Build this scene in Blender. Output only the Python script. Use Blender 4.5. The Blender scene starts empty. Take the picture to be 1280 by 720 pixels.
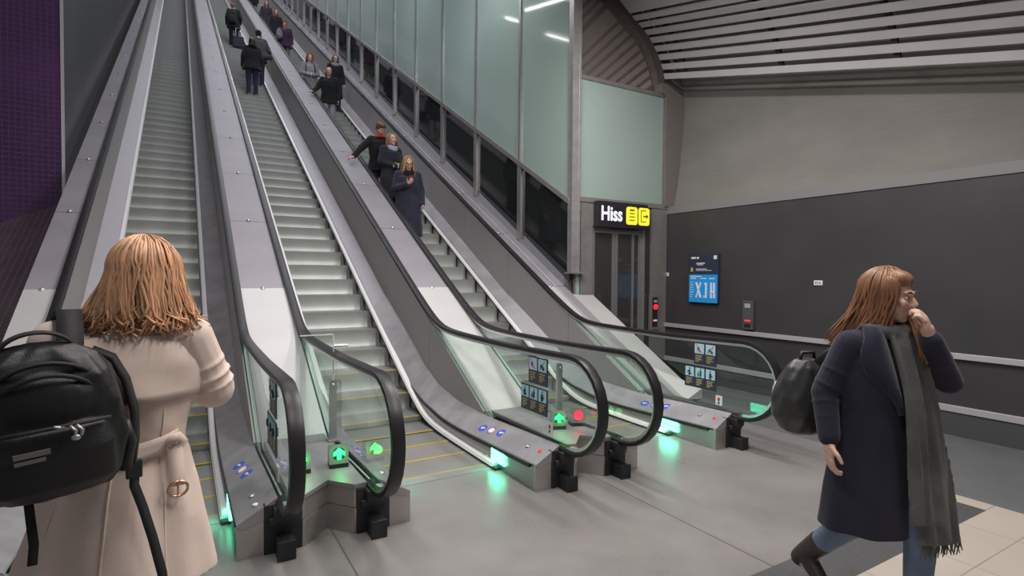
import bpy, bmesh, math, random
import numpy as np
from mathutils import Vector, Matrix, Euler, noise
random.seed(7)
SC = bpy.context.scene
COL = SC.collection
PI = math.pi
R = math.radians

# ------------------------------------------------------------------ objects
def obj(name, bm, mats, parent=None, smooth=False, angle=None):
    me = bpy.data.meshes.new(name)
    bmesh.ops.recalc_face_normals(bm, faces=bm.faces[:])
    bm.to_mesh(me); bm.free()
    return link(name, me, mats, parent, smooth, angle)

def link(name, me, mats, parent=None, smooth=False, angle=None):
    if not isinstance(mats, (list, tuple)): mats = [mats]
    for i, m in enumerate(mats):
        if i < len(me.materials): me.materials[i] = m
        else: me.materials.append(m)
    if smooth or angle:
        for p in me.polygons: p.use_smooth = True
    if angle:
        me.set_sharp_from_angle(angle=R(angle))
    o = bpy.data.objects.new(name, me); COL.objects.link(o)
    if parent is not None: o.parent = parent
    return o

def tag(o, label=None, cat=None, group=None, kind=None):
    if label: o['label'] = label
    if cat: o['category'] = cat
    if group: o['group'] = group
    if kind: o['kind'] = kind
    return o

def thing(name, label, cat, loc=(0, 0, 0), rotz=0.0, group=None):
    o = bpy.data.objects.new(name, None); COL.objects.link(o)
    o.empty_display_size = 0.1
    o.location = loc; o.rotation_euler = (0, 0, rotz)
    return tag(o, label, cat, group)

def B(): return bmesh.new()

# ------------------------------------------------------------------ shapes
def face(bm, pts, mi=0):
    f = bm.faces.new([bm.verts.new(p) for p in pts]); f.material_index = mi; return f

def box(bm, lo, hi, mi=0, M=None, bev=0.0):
    x0, y0, z0 = lo; x1, y1, z1 = hi
    v = [bm.verts.new(p) for p in ((x0,y0,z0),(x1,y0,z0),(x1,y1,z0),(x0,y1,z0),(x0,y0,z1),(x1,y0,z1),(x1,y1,z1),(x0,y1,z1))]
    fs = [bm.faces.new([v[i] for i in q]) for q in ((3,2,1,0),(4,5,6,7),(0,1,5,4),(1,2,6,5),(2,3,7,6),(3,0,4,7))]
    for f in fs: f.material_index = mi
    if bev > 0:
        es = list({e for f in fs for e in f.edges})
        r = bmesh.ops.bevel(bm, geom=es, offset=bev, segments=2, affect='EDGES', profile=0.5, material=-1)
        v = list({w for f in r['faces'] for w in f.verts} | {w for w in v if w.is_valid})
    if M is not None:
        for w in v: w.co = M @ w.co
    return v

def prism(bm, poly, axis, a, b, mi=0, M=None):
    """closed polygon of 2-tuples, extruded along axis from a to b (axis 0: poly=(y,z); 1: (x,z); 2: (x,y))"""
    def P(p, t):
        q = (t, p[0], p[1]) if axis == 0 else (p[0], t, p[1]) if axis == 1 else (p[0], p[1], t)
        return M @ Vector(q) if M is not None else q
    A = [bm.verts.new(P(p, a)) for p in poly]; Bv = [bm.verts.new(P(p, b)) for p in poly]
    n = len(poly)
    fs = [bm.faces.new(A), bm.faces.new(Bv[::-1])]
    for i in range(n): fs.append(bm.faces.new((A[i], A[(i+1) % n], Bv[(i+1) % n], Bv[i])))
    for f in fs: f.material_index = mi
    return fs

def sweep(bm, rings, closed=True, caps=True, mi=0):
    """rings: list of lists of points, joined ring to ring"""
    V = [[bm.verts.new(p) for p in r] for r in rings]
    n = len(V[0])
    for a, b in zip(V[:-1], V[1:]):
        for i in range(n if closed else n-1):
            f = bm.faces.new((a[i], a[(i+1) % n], b[(i+1) % n], b[i])); f.material_index = mi
    if caps and closed:
        f = bm.faces.new(V[0][::-1]); f.material_index = mi
        f = bm.faces.new(V[-1]); f.material_index = mi
    return V

def tube(bm, pts, rad, seg=8, mi=0, flat=1.0, caps=True):
    """round tube along points; rad number or list"""
    pts = [Vector(p) for p in pts]; n = len(pts)
    if not isinstance(rad, (list, tuple)): rad = [rad]*n
    rings = []; up = None
    for i, p in enumerate(pts):
        t = (pts[min(i+1, n-1)] - pts[max(i-1, 0)])
        t = t.normalized() if t.length > 1e-9 else Vector((0,0,1))
        if up is None:
            up = t.orthogonal().normalized()
        up = (up - t*up.dot(t))
        up = up.normalized() if up.length > 1e-6 else t.orthogonal().normalized()
        s = t.cross(up)
        rings.append([p + (up*math.cos(2*PI*k/seg)*flat + s*math.sin(2*PI*k/seg))*rad[i] for k in range(seg)])
    sweep(bm, rings, True, caps, mi)

def lathe(bm, prof, seg=20, mi=0, M=None):
    """prof: (r,z) list about z"""
    rings = []
    for r_, z in prof:
        ring = [Vector((r_*math.cos(2*PI*k/seg), r_*math.sin(2*PI*k/seg), z)) for k in range(seg)]
        if M is not None: ring = [M @ p for p in ring]
        rings.append(ring)
    sweep(bm, rings, True, True, mi)

def ball(bm, c, rad, M3=None, mi=0, u=16, v=12):
    """ellipsoid"""
    if not isinstance(rad, (list, tuple)): rad = (rad,)*3
    mat = Matrix.Translation(Vector(c)) @ (M3.to_4x4() if M3 is not None else Matrix.Identity(4)) @ Matrix.Diagonal((rad[0], rad[1], rad[2], 1))
    r = bmesh.ops.create_uvsphere(bm, u_segments=u, v_segments=v, radius=1.0, matrix=mat)
    for w in r['verts']:
        for f in w.link_faces: f.material_index = mi

def rcone(bm, p0, p1, r0, r1, seg=14):
    """tapered limb with round ends (closed, overlapping pieces get fused by remesh)"""
    p0 = Vector(p0); p1 = Vector(p1); d = p1-p0; L = d.length
    if L < 1e-6: ball(bm, p0, max(r0, r1)); return
    q = d.to_track_quat('Z', 'Y').to_matrix().to_4x4(); q.translation = p0
    prof = [(r0*math.sin(a)+1e-5, -r0*math.cos(a)) for a in [PI*.5*i/4 for i in range(4)]]
    prof += [(r0 + (r1-r0)*t, L*t) for t in (0, .25, .5, .75, 1)]
    prof += [(r1*math.cos(a)+1e-5, L + r1*math.sin(a)) for a in [PI*.5*i/4 for i in range(1, 5)]]
    lathe(bm, prof, seg, 0, q)

def loft(bm, rings, seg=28, fold=None):
    """rings: (z, cx, cy, rx, ry[, power]); fold(angle, z)->radial offset"""
    R_ = []
    for r in rings:
        z, cx, cy, rx, ry = r[:5]; pw = r[5] if len(r) > 5 else 2.0
        ring = []
        for k in range(seg):
            a = 2*PI*k/seg; c, s = math.cos(a), math.sin(a)
            x = math.copysign(abs(c)**(2/pw), c); y = math.copysign(abs(s)**(2/pw), s)
            o = fold(a, z) if fold else 0
            ring.append(Vector((cx + x*(rx+o), cy + y*(ry+o), z)))
        R_.append(ring)
    sweep(bm, R_)

def fuse(bm, voxel, smooth=4, fac=0.5):
    """one continuous skin from overlapping closed pieces"""
    bmesh.ops.recalc_face_normals(bm, faces=bm.faces[:])
    me = bpy.data.meshes.new('tmp'); bm.to_mesh(me); bm.free()
    o = bpy.data.objects.new('tmp', me); COL.objects.link(o)
    m = o.modifiers.new('r', 'REMESH'); m.mode = 'VOXEL'; m.voxel_size = voxel
    if smooth:
        s = o.modifiers.new('s', 'SMOOTH'); s.iterations = smooth; s.factor = fac
    dg = bpy.context.evaluated_depsgraph_get(); dg.update()
    out = bpy.data.meshes.new_from_object(o.evaluated_get(dg))
    bpy.data.objects.remove(o); bpy.data.meshes.remove(me)
    return out

def text_bm(bm, s, size, M, mi=0, depth=0.002, bold=0.0, sx=1.0):
    cu = bpy.data.curves.new('t', 'FONT'); cu.body = s; cu.size = size; cu.offset = bold; cu.extrude = depth/2
    cu.resolution_u = 4
    o = bpy.data.objects.new('t', cu); COL.objects.link(o)
    dg = bpy.context.evaluated_depsgraph_get(); dg.update()
    me = bpy.data.meshes.new_from_object(o.evaluated_get(dg))
    bpy.data.objects.remove(o)
    n0 = len(bm.verts); f0 = len(bm.faces)
    bm.from_mesh(me); bm.verts.ensure_lookup_table(); bm.faces.ensure_lookup_table()
    for v in bm.verts[n0:]:
        v.co = M @ Vector((v.co.x*sx, v.co.y, v.co.z))
    for f in bm.faces[f0:]: f.material_index = mi
    bpy.data.meshes.remove(me); bpy.data.curves.remove(cu)

# ------------------------------------------------------------------ materials
def mat(name, col, rough=0.5, metal=0.0, var=0.0, vscale=4.0, vstretch=(1,1,1), bump=0.0, bscale=40.0, bstretch=(1,1,1),
        rvar=0.0, emit=None, estr=0.0, coat=0.0, sheen=0.0, sss=0.0, spec=0.5, aniso=0.0):
    m = bpy.data.materials.new(name); m.use_nodes = True
    nt = m.node_tree; N = nt.nodes; L = nt.links
    b = N['Principled BSDF']
    c = (*col, 1)
    b.inputs['Base Color'].default_value = c; b.inputs['Roughness'].default_value = rough; b.inputs['Metallic'].default_value = metal
    b.inputs['Specular IOR Level'].default_value = spec
    if coat: b.inputs['Coat Weight'].default_value = coat
    if sheen: b.inputs['Sheen Weight'].default_value = sheen
    if sss:
        b.inputs['Subsurface Weight'].default_value = sss; b.inputs['Subsurface Scale'].default_value = 0.01
    if aniso: b.inputs['Anisotropic'].default_value = aniso
    if emit:
        b.inputs['Emission Color'].default_value = (*emit, 1); b.inputs['Emission Strength'].default_value = estr
    if var or rvar or bump:
        tc = N.new('ShaderNodeTexCoord')
    if var or rvar:
        mp = N.new('ShaderNodeMapping'); mp.inputs['Scale'].default_value = vstretch; L.new(tc.outputs['Object'], mp.inputs[0])
        nz = N.new('ShaderNodeTexNoise'); nz.inputs['Scale'].default_value = vscale; nz.inputs['Detail'].default_value = 5
        L.new(mp.outputs[0], nz.inputs['Vector'])
        if var:
            rp = N.new('ShaderNodeValToRGB')
            rp.color_ramp.elements[0].position = .3; rp.color_ramp.elements[1].position = .7
            rp.color_ramp.elements[0].color = (*[max(0, x*(1-var)) for x in col], 1)
            rp.color_ramp.elements[1].color = (*[min(1, x*(1+var)) for x in col], 1)
            L.new(nz.outputs['Fac'], rp.inputs[0]); L.new(rp.outputs[0], b.inputs['Base Color'])
        if rvar:
            mr = N.new('ShaderNodeMapRange'); mr.inputs[1].default_value = .3; mr.inputs[2].default_value = .7
            mr.inputs[3].default_value = max(.02, rough-rvar); mr.inputs[4].default_value = min(1, rough+rvar)
            L.new(nz.outputs['Fac'], mr.inputs[0]); L.new(mr.outputs[0], b.inputs['Roughness'])
    if bump:
        mp2 = N.new('ShaderNodeMapping'); mp2.inputs['Scale'].default_value = bstretch; L.new(tc.outputs['Object'], mp2.inputs[0])
        n2 = N.new('ShaderNodeTexNoise'); n2.inputs['Scale'].default_value = bscale; n2.inputs['Detail'].default_value = 4
        L.new(mp2.outputs[0], n2.inputs['Vector'])
        bp = N.new('ShaderNodeBump'); bp.inputs['Strength'].default_value = bump; bp.inputs['Distance'].default_value = .01
        L.new(n2.outputs['Fac'], bp.inputs['Height']); L.new(bp.outputs[0], b.inputs['Normal'])
    return m

def emis(name, col, s):
    m = bpy.data.materials.new(name); m.use_nodes = True
    nt = m.node_tree; N = nt.nodes
    N.remove(N['Principled BSDF'])
    e = N.new('ShaderNodeEmission'); e.inputs[0].default_value = (*col, 1); e.inputs[1].default_value = s
    nt.links.new(e.outputs[0], N['Material Output'].inputs[0]); return m

def clear_glass(name, tint=(.9,.96,.93), refl=1.0, rough=0.0, ior=1.5):
    m = bpy.data.materials.new(name); m.use_nodes = True
    nt = m.node_tree; N = nt.nodes; L = nt.links
    N.remove(N['Principled BSDF'])
    t = N.new('ShaderNodeBsdfTransparent'); t.inputs[0].default_value = (*tint, 1)
    g = N.new('ShaderNodeBsdfGlossy'); g.inputs['Roughness'].default_value = rough; g.inputs[0].default_value = (.9*refl,.95*refl,.93*refl,1)
    f = N.new('ShaderNodeFresnel'); f.inputs[0].default_value = ior
    # both sides of the pane count as outside
    geo = N.new('ShaderNodeNewGeometry')
    mx = N.new('ShaderNodeMixShader')
    fr = N.new('ShaderNodeMath'); fr.operation = 'MULTIPLY'
    inv = N.new('ShaderNodeMath'); inv.operation = 'SUBTRACT'; inv.inputs[0].default_value = 1.0
    L.new(geo.outputs['Backfacing'], inv.inputs[1]); L.new(f.outputs[0], fr.inputs[0]); L.new(inv.outputs[0], fr.inputs[1])
    L.new(fr.outputs[0], mx.inputs[0]); L.new(t.outputs[0], mx.inputs[1]); L.new(g.outputs[0], mx.inputs[2])
    L.new(mx.outputs[0], N['Material Output'].inputs[0]); return m

def band_mat(name, cols, axis, period, width, rough=.4, metal=0., offset=0., extra_noise=0., bump=0.):
    """base colour with thin joints every `period` along an object axis (0,1,2)"""
    m = bpy.data.materials.new(name); m.use_nodes = True
    nt = m.node_tree; N = nt.nodes; L = nt.links; b = N['Principled BSDF']
    b.inputs['Roughness'].default_value = rough; b.inputs['Metallic'].default_value = metal
    tc = N.new('ShaderNodeTexCoord'); sp = N.new('ShaderNodeSeparateXYZ'); L.new(tc.outputs['Object'], sp.inputs[0])
    ax = axis if isinstance(axis, (list, tuple)) else [axis]
    pe = period if isinstance(period, (list, tuple)) else [period]*len(ax)
    of = offset if isinstance(offset, (list, tuple)) else [offset]*len(ax)
    last = None
    for a, p, o in zip(ax, pe, of):
        ad = N.new('ShaderNodeMath'); ad.operation = 'ADD'; ad.inputs[1].default_value = -o + 1000*p; L.new(sp.outputs[a], ad.inputs[0])
        md = N.new('ShaderNodeMath'); md.operation = 'MODULO'; md.inputs[1].default_value = p; L.new(ad.outputs[0], md.inputs[0])
        lt = N.new('ShaderNodeMath'); lt.operation = 'LESS_THAN'; lt.inputs[1].default_value = width; L.new(md.outputs[0], lt.inputs[0])
        if last is None: last = lt
        else:
            mx = N.new('ShaderNodeMath'); mx.operation = 'MAXIMUM'; L.new(last.outputs[0], mx.inputs[0]); L.new(lt.outputs[0], mx.inputs[1]); last = mx
    mix = N.new('ShaderNodeMixRGB'); mix.inputs[1].default_value = (*cols[0], 1); mix.inputs[2].default_value = (*cols[1], 1)
    L.new(last.outputs[0], mix.inputs[0])
    if extra_noise:
        nz = N.new('ShaderNodeTexNoise'); nz.inputs['Scale'].default_value = 1.1; nz.inputs['Detail'].default_value = 8; nz.inputs['Roughness'].default_value = .62
        L.new(tc.outputs['Object'], nz.inputs['Vector'])
        rp = N.new('ShaderNodeValToRGB'); rp.color_ramp.elements[0].position = .3; rp.color_ramp.elements[1].position = .7
        rp.color_ramp.elements[0].color = (*[x*(1-extra_noise) for x in cols[0]], 1); rp.color_ramp.elements[1].color = (*[min(1, x*(1+extra_noise)) for x in cols[0]], 1)
        L.new(nz.outputs['Fac'], rp.inputs[0]); L.new(rp.outputs[0], mix.inputs[1])
        mr = N.new('ShaderNodeMapRange'); mr.inputs[3].default_value = max(.05, rough-.12); mr.inputs[4].default_value = rough+.12
        L.new(nz.outputs['Fac'], mr.inputs[0]); L.new(mr.outputs[0], b.inputs['Roughness'])
    L.new(mix.outputs[0], b.inputs['Base Color'])
    if bump:
        bp = N.new('ShaderNodeBump'); bp.inputs['Strength'].default_value = bump; bp.inputs['Distance'].default_value = .004; bp.invert = True
        L.new(last.outputs[0], bp.inputs['Height']); L.new(bp.outputs[0], b.inputs['Normal'])
    return m

M = {}
M['steel'] = mat('brushed_steel', (.50,.49,.50), .38, .75, var=.10, vscale=3, vstretch=(1,.3,1), rvar=.07, bump=.04, bscale=60, bstretch=(1,.05,1))
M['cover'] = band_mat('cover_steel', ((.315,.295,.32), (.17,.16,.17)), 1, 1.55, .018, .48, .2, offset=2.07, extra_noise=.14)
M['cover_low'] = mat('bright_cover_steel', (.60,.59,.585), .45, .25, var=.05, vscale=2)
M['deck'] = mat('deck_steel', (.35,.335,.35), .45, .4, var=.12, vscale=5, rvar=.08)
M['panel'] = band_mat('panel_steel', ((.40,.38,.38), (.20,.19,.19)), 1, 1.6, .01, .45, .3, offset=.4, extra_noise=.06)
M['base'] = mat('base_steel', (.47,.44,.42), .42, .7, var=.12, vscale=5, rvar=.06)
M['chrome'] = mat('polished_trim', (.66,.64,.64), .32, .8)
M['white_trim'] = mat('bright_aluminium_trim', (.88,.87,.88), .4, .12)
M['rubber'] = mat('handrail_rubber', (.017,.015,.018), .38, 0, spec=.38)
M['black'] = mat('black_plastic', (.018,.018,.02), .5)
M['brush'] = mat('black_brush_strip', (.03,.03,.032), .7)
M['tread'] = None
M['yellow'] = mat('yellow_edge_paint', (.52,.36,.05), .6)
M['riser'] = mat('step_riser_aluminium', (.50,.52,.50), .45, .25, var=.06, vscale=6)
M['glass'] = clear_glass('balustrade_glass', (.90,.95,.925))
M['glass_edge'] = mat('green_glass_edge', (.45,.58,.52), .15)
M['green'] = emis('green_lamp', (.02,1.0,.12), 6.0)
M['teal'] = emis('comb_lamp', (.10,1.0,.52), 7.0)
M['red'] = emis('red_lamp', (1.0,.02,.04), 4.0)
M['reddim'] = emis('red_indicator', (1.0,.05,.05), 1.2)
M['white'] = mat('white_plastic', (.8,.8,.8), .4)
M['navy'] = mat('navy_sign', (.035,.045,.075), .35)
M['skyb'] = mat('pale_blue_pictogram', (.50,.74,.86), .4)
M['signblack'] = mat('pictogram_black', (.03,.05,.07), .5)
M['signpink'] = mat('pictogram_pink', (.75,.22,.35), .5)
M['signyellow'] = mat('sign_yellow_print', (.55,.42,.16), .5)
M['decalblue'] = mat('blue_sticker', (.05,.10,.55), .4)

# grooved tread: fine ridges running up the escalator
def tread_mat():
    m = bpy.data.materials.new('step_tread'); m.use_nodes = True
    nt = m.node_tree; N = nt.nodes; L = nt.links; b = N['Principled BSDF']
    tc = N.new('ShaderNodeTexCoord'); wv = N.new('ShaderNodeTexWave'); wv.wave_type = 'BANDS'; wv.bands_direction = 'X'
    wv.inputs['Scale'].default_value = 30
    L.new(tc.outputs['Object'], wv.inputs['Vector'])
    rp = N.new('ShaderNodeValToRGB'); rp.color_ramp.elements[0].color = (.16,.165,.16,1); rp.color_ramp.elements[1].color = (.40,.41,.40,1)
    L.new(wv.outputs['Fac'], rp.inputs[0]); L.new(rp.outputs[0], b.inputs['Base Color'])
    b.inputs['Metallic'].default_value = .4; b.inputs['Roughness'].default_value = .45
    return m
M['tread'] = tread_mat()
# ------------------------------------------------------------------ camera, light, view
cam = bpy.data.cameras.new('camera'); co = bpy.data.objects.new('camera', cam); COL.objects.link(co)
yaw, pit, rol = R(30.7714), R(-1.39408), R(.42970)
fv = Vector((math.sin(yaw)*math.cos(pit), math.cos(yaw)*math.cos(pit), math.sin(pit)))
rv = Vector((math.cos(yaw), -math.sin(yaw), 0)); uv = rv.cross(fv)
r2 = rv*math.cos(rol) + uv*math.sin(rol); u2 = -rv*math.sin(rol) + uv*math.cos(rol)
m4 = Matrix(((r2.x, u2.x, -fv.x, 0), (r2.y, u2.y, -fv.y, 0), (r2.z, u2.z, -fv.z, 1.62), (0, 0, 0, 1)))
co.matrix_world = m4
cam.sensor_width = 36; cam.lens = 36*691.36/1280; cam.clip_start = .05; cam.clip_end = 200
SC.camera = co

# ------------------------------------------------------------------ the escalators
S = .5635                       # rise per run
HT = math.atan(S)
CX = (-.24, 1.76, 3.76)         # lane centres
HW = .48                        # half step width
RO = .735                       # handrail offset from lane centre
YTOP = 37.5
def sm(d, w): return .5*(d + math.sqrt(d*d + w*w))
def z_nose(Y): return sm(S*(Y-5.58), .14) - .008 if Y > 4.2 else .0
def z_strip(Y): return .028 + sm(S*(Y-5.5)-.028, .16)
def z_rail(Y): return 1.0 + sm(S*(Y-4.02)-1.0, .15)
def z_cover(Y): return S*(Y-4.10)
_sl = [(3.3,.195),(3.44,.192),(4.4,.158),(4.8,.15),(5.14,.16),(5.63,.224),(6.12,.36),(6.6,.63),(7.0,.86),(7.6,1.2)]
_do = [(3.28,.325),(3.84,.31),(4.4,.288),(4.75,.288),(5.25,.306),(5.73,.388),(6.15,.55),(6.49,.74),(7.0,1.0),(7.6,1.30)]
def _ip(t, Y):
    for (a, za), (b, zb) in zip(t[:-1], t[1:]):
        if Y <= b: return za + (zb-za)*(Y-a)/(b-a)
    return None
def z_slot(Y):
    return _ip(_sl, Y) if Y < 7.6 else S*(Y-5.5)+.02
def z_deck(Y):
    return _ip(_do, Y) if Y < 7.6 else S*(Y-5.5)+.10
YS = [3.44+.12*i for i in range(36)] + [7.8, 8.6] + [8.6+2.4*i for i in range(1, 13)]
def ys(a, b=YTOP): return [a] + [y for y in YS if a+.03 < y < b-.03] + [b]

def strip(bm, Y, *cols, mi=0):
    """open ribbon: every col is (x, zfun)"""
    sweep(bm, [[Vector((x, y, f(y))) for x, f in cols] for y in Y], False, False, mi)
def bar(bm, Y, cols, mi=0):
    sweep(bm, [[Vector((x, y, f(y))) for x, f in cols] for y in Y], True, True, mi)

# one step, nosing at y=0, tread top at z=0
STEPL, RISE = .38, .38*S
def step_mesh(painted):
    bm = B()
    n = 9
    prof = [(.0, 0.0)]
    # riser below the nosing, slightly hollow
    for i in range(1, n+1):
        t = i/n; prof.append((.050*math.sin(PI*t*.85), -.235*t))
    body = prof + [(.06, -.25), (STEPL+.02, -.06), (STEPL+.02, -.001)]
    A = [bm.verts.new((-HW, y, z)) for y, z in body]; C = [bm.verts.new((HW, y, z)) for y, z in body]
    k = len(body)
    bm.faces.new(A); bm.faces.new(C[::-1])
    for i in range(k):
        f = bm.faces.new((A[i], A[(i+1) % k], C[(i+1) % k], C[i]))
        f.material_index = 0 if i == k-1 else 1
    # painted edges of the tread: front line and both sides
    if painted: box(bm, (-HW, -.001, -.004), (HW, .022, .0025), 2)
    me = bpy.data.meshes.new('step'); bmesh.ops.recalc_face_normals(bm, faces=bm.faces[:]); bm.to_mesh(me); bm.free()
    return me
STEP = step_mesh(False); STEPY = step_mesh(True)
for me_ in (STEP, STEPY):
    for m_ in (M['tread'], M['riser'], M['yellow']): me_.materials.append(m_)
def step_pos(k):
    y = 4.12 + STEPL*k
    return y, z_nose(y)

def handrail_path():
    """(y, z) of the rail's top line from the inlet round the newel and up"""
    p = [(3.46, .275), (3.36, .27)]
    cy, cz, r = 3.30, .648, .378
    for i in range(15):
        a = -PI/2 - PI*i/14
        p.append((cy + r*math.cos(a), cz + r*math.sin(a)))
    top = cz + r
    for y in ys(3.45):
        z = z_rail(y)
        if y < 4.2: z = top + (z_rail(4.2)-top)*max(0, (y-3.3)/.9)
        p.append((y, z))
    return p
RAILP = handrail_path()
def rail_frames(path):
    out = []
    n = len(path)
    for i, (y, z) in enumerate(path):
        a = path[max(i-1, 0)]; b = path[min(i+1, n-1)]
        t = Vector((0, b[0]-a[0], b[1]-a[1])).normalized()
        out.append((Vector((0, y, z)), Vector((0, t.z, -t.y))))     # outward normal for a path that goes round clockwise
    return out
RF = rail_frames(RAILP)
# flip so that the normal points away from the glass
def rail_sec(x, depth0, half, rounded=True):
    rings = []
    for p, nrm in RF:
        nn = -nrm
        sec = [(-half, .030), (-half*1.02, .018), (-half*.9, .004), (-half*.5, -.0), (half*.5, 0), (half*.9, .004), (half*1.02, .018), (half, .030), (half*.75, .038), (-half*.75, .038)]
        rings.append([Vector((x+a, p.y, p.z)) - nn*(d+depth0) for a, d in sec])
    return rings

def pictogram_sign(bm, x, y0, y1, z0, z1, n, kinds, sgn):
    """dark sign with n pale squares, seen from -X side (sgn=-1) ; y decreases to the right of the reader"""
    t = .004
    box(bm, (x-t, y0, z0), (x+t, y1, z1), 0)
    w = (y1-y0); h = (z1-z0)
    cw = w/n
    for sd in (-1, 1):
        for i in range(n):
            a = y1 - cw*(i+.92); b = y1 - cw*(i+.08)
            za = z0+h*.50; zb = z0+h*.95
            xx = x + sd*(t+.0012)
            box(bm, (xx-.001, a, za), (xx+.001, b, zb), 1)
            cy = (a+b)/2; xx2 = x+sd*(t+.003)
            def fig(pts, rad, mi=2):
                tube(bm, [(xx2, cy+p[0]*cw, za+p[1]*(zb-za)) for p in pts], rad*cw, 6, mi)
            k = kinds[i]
            if k == 0:   # standing person holding the rail
                fig([(0,.2),(0,.68)], .09); ball(bm, (xx2, cy, za+.82*(zb-za)), (.001, .07*cw, .07*cw), None, 2, 8, 6)
                fig([(0,.62),(.22,.42)], .04); fig([(.1,.08),(-.2,.3)], .035)
            elif k == 1: # adult with child
                fig([(-.08,.15),(-.08,.7)], .08); ball(bm, (xx2, cy-.08*cw, za+.84*(zb-za)), (.001, .07*cw, .07*cw), None, 2, 8, 6)
                fig([(.15,.15),(.15,.45)], .06); ball(bm, (xx2, cy+.15*cw, za+.56*(zb-za)), (.001, .05*cw, .05*cw), None, 2, 8, 6)
            elif k == 2: # carrying
                fig([(.0,.12),(.0,.66)], .1); fig([(0,.5),(-.2,.35)], .05); ball(bm, (xx2, cy, za+.82*(zb-za)), (.001, .07*cw, .07*cw), None, 2, 8, 6)
            elif k == 3: # pushchair struck out
                fig([(-.15,.3),(.12,.3),(.18,.6)], .05, 3); ball(bm, (xx2, cy-.1*cw, za+.2*(zb-za)), (.001, .05*cw, .05*cw), None, 2, 8, 6)
                fig([(-.28,.1),(.28,.9)], .035, 3); fig([(.0,.35),(.05,.62)], .06)
            else:        # falling figure struck out
                fig([(-.2,.2),(.1,.55)], .08); fig([(.05,.5),(.2,.3)], .04); fig([(.28,.1),(-.28,.9)], .035, 3)
            for q, (u0, u1) in enumerate(((.1, .82), (.1, .7), (.1, .78), (.1, .5))):
                zt = z0 + h*(.40-.085*q)
                if zt < z0+.01: break
                box(bm, (x+sd*(t+.0008)-.0008, b-cw*.84*u1, zt-.004), (x+sd*(t+.0008)+.0008, b-cw*.84*u0+.0, zt+.004), 4)

SIGNM = [M['navy'], M['skyb'], M['signblack'], M['signpink'], M['signyellow']]
def oval(bm, c, u, v, ru, rv, mi, seg=16, lift=.001):
    c = Vector(c); u = Vector(u).normalized(); v = Vector(v).normalized(); n = u.cross(v)
    if n.z < 0: n = -n
    face(bm, [c + n*lift + u*ru*math.cos(2*PI*i/seg) + v*rv*math.sin(2*PI*i/seg) for i in range(seg)], mi)

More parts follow.
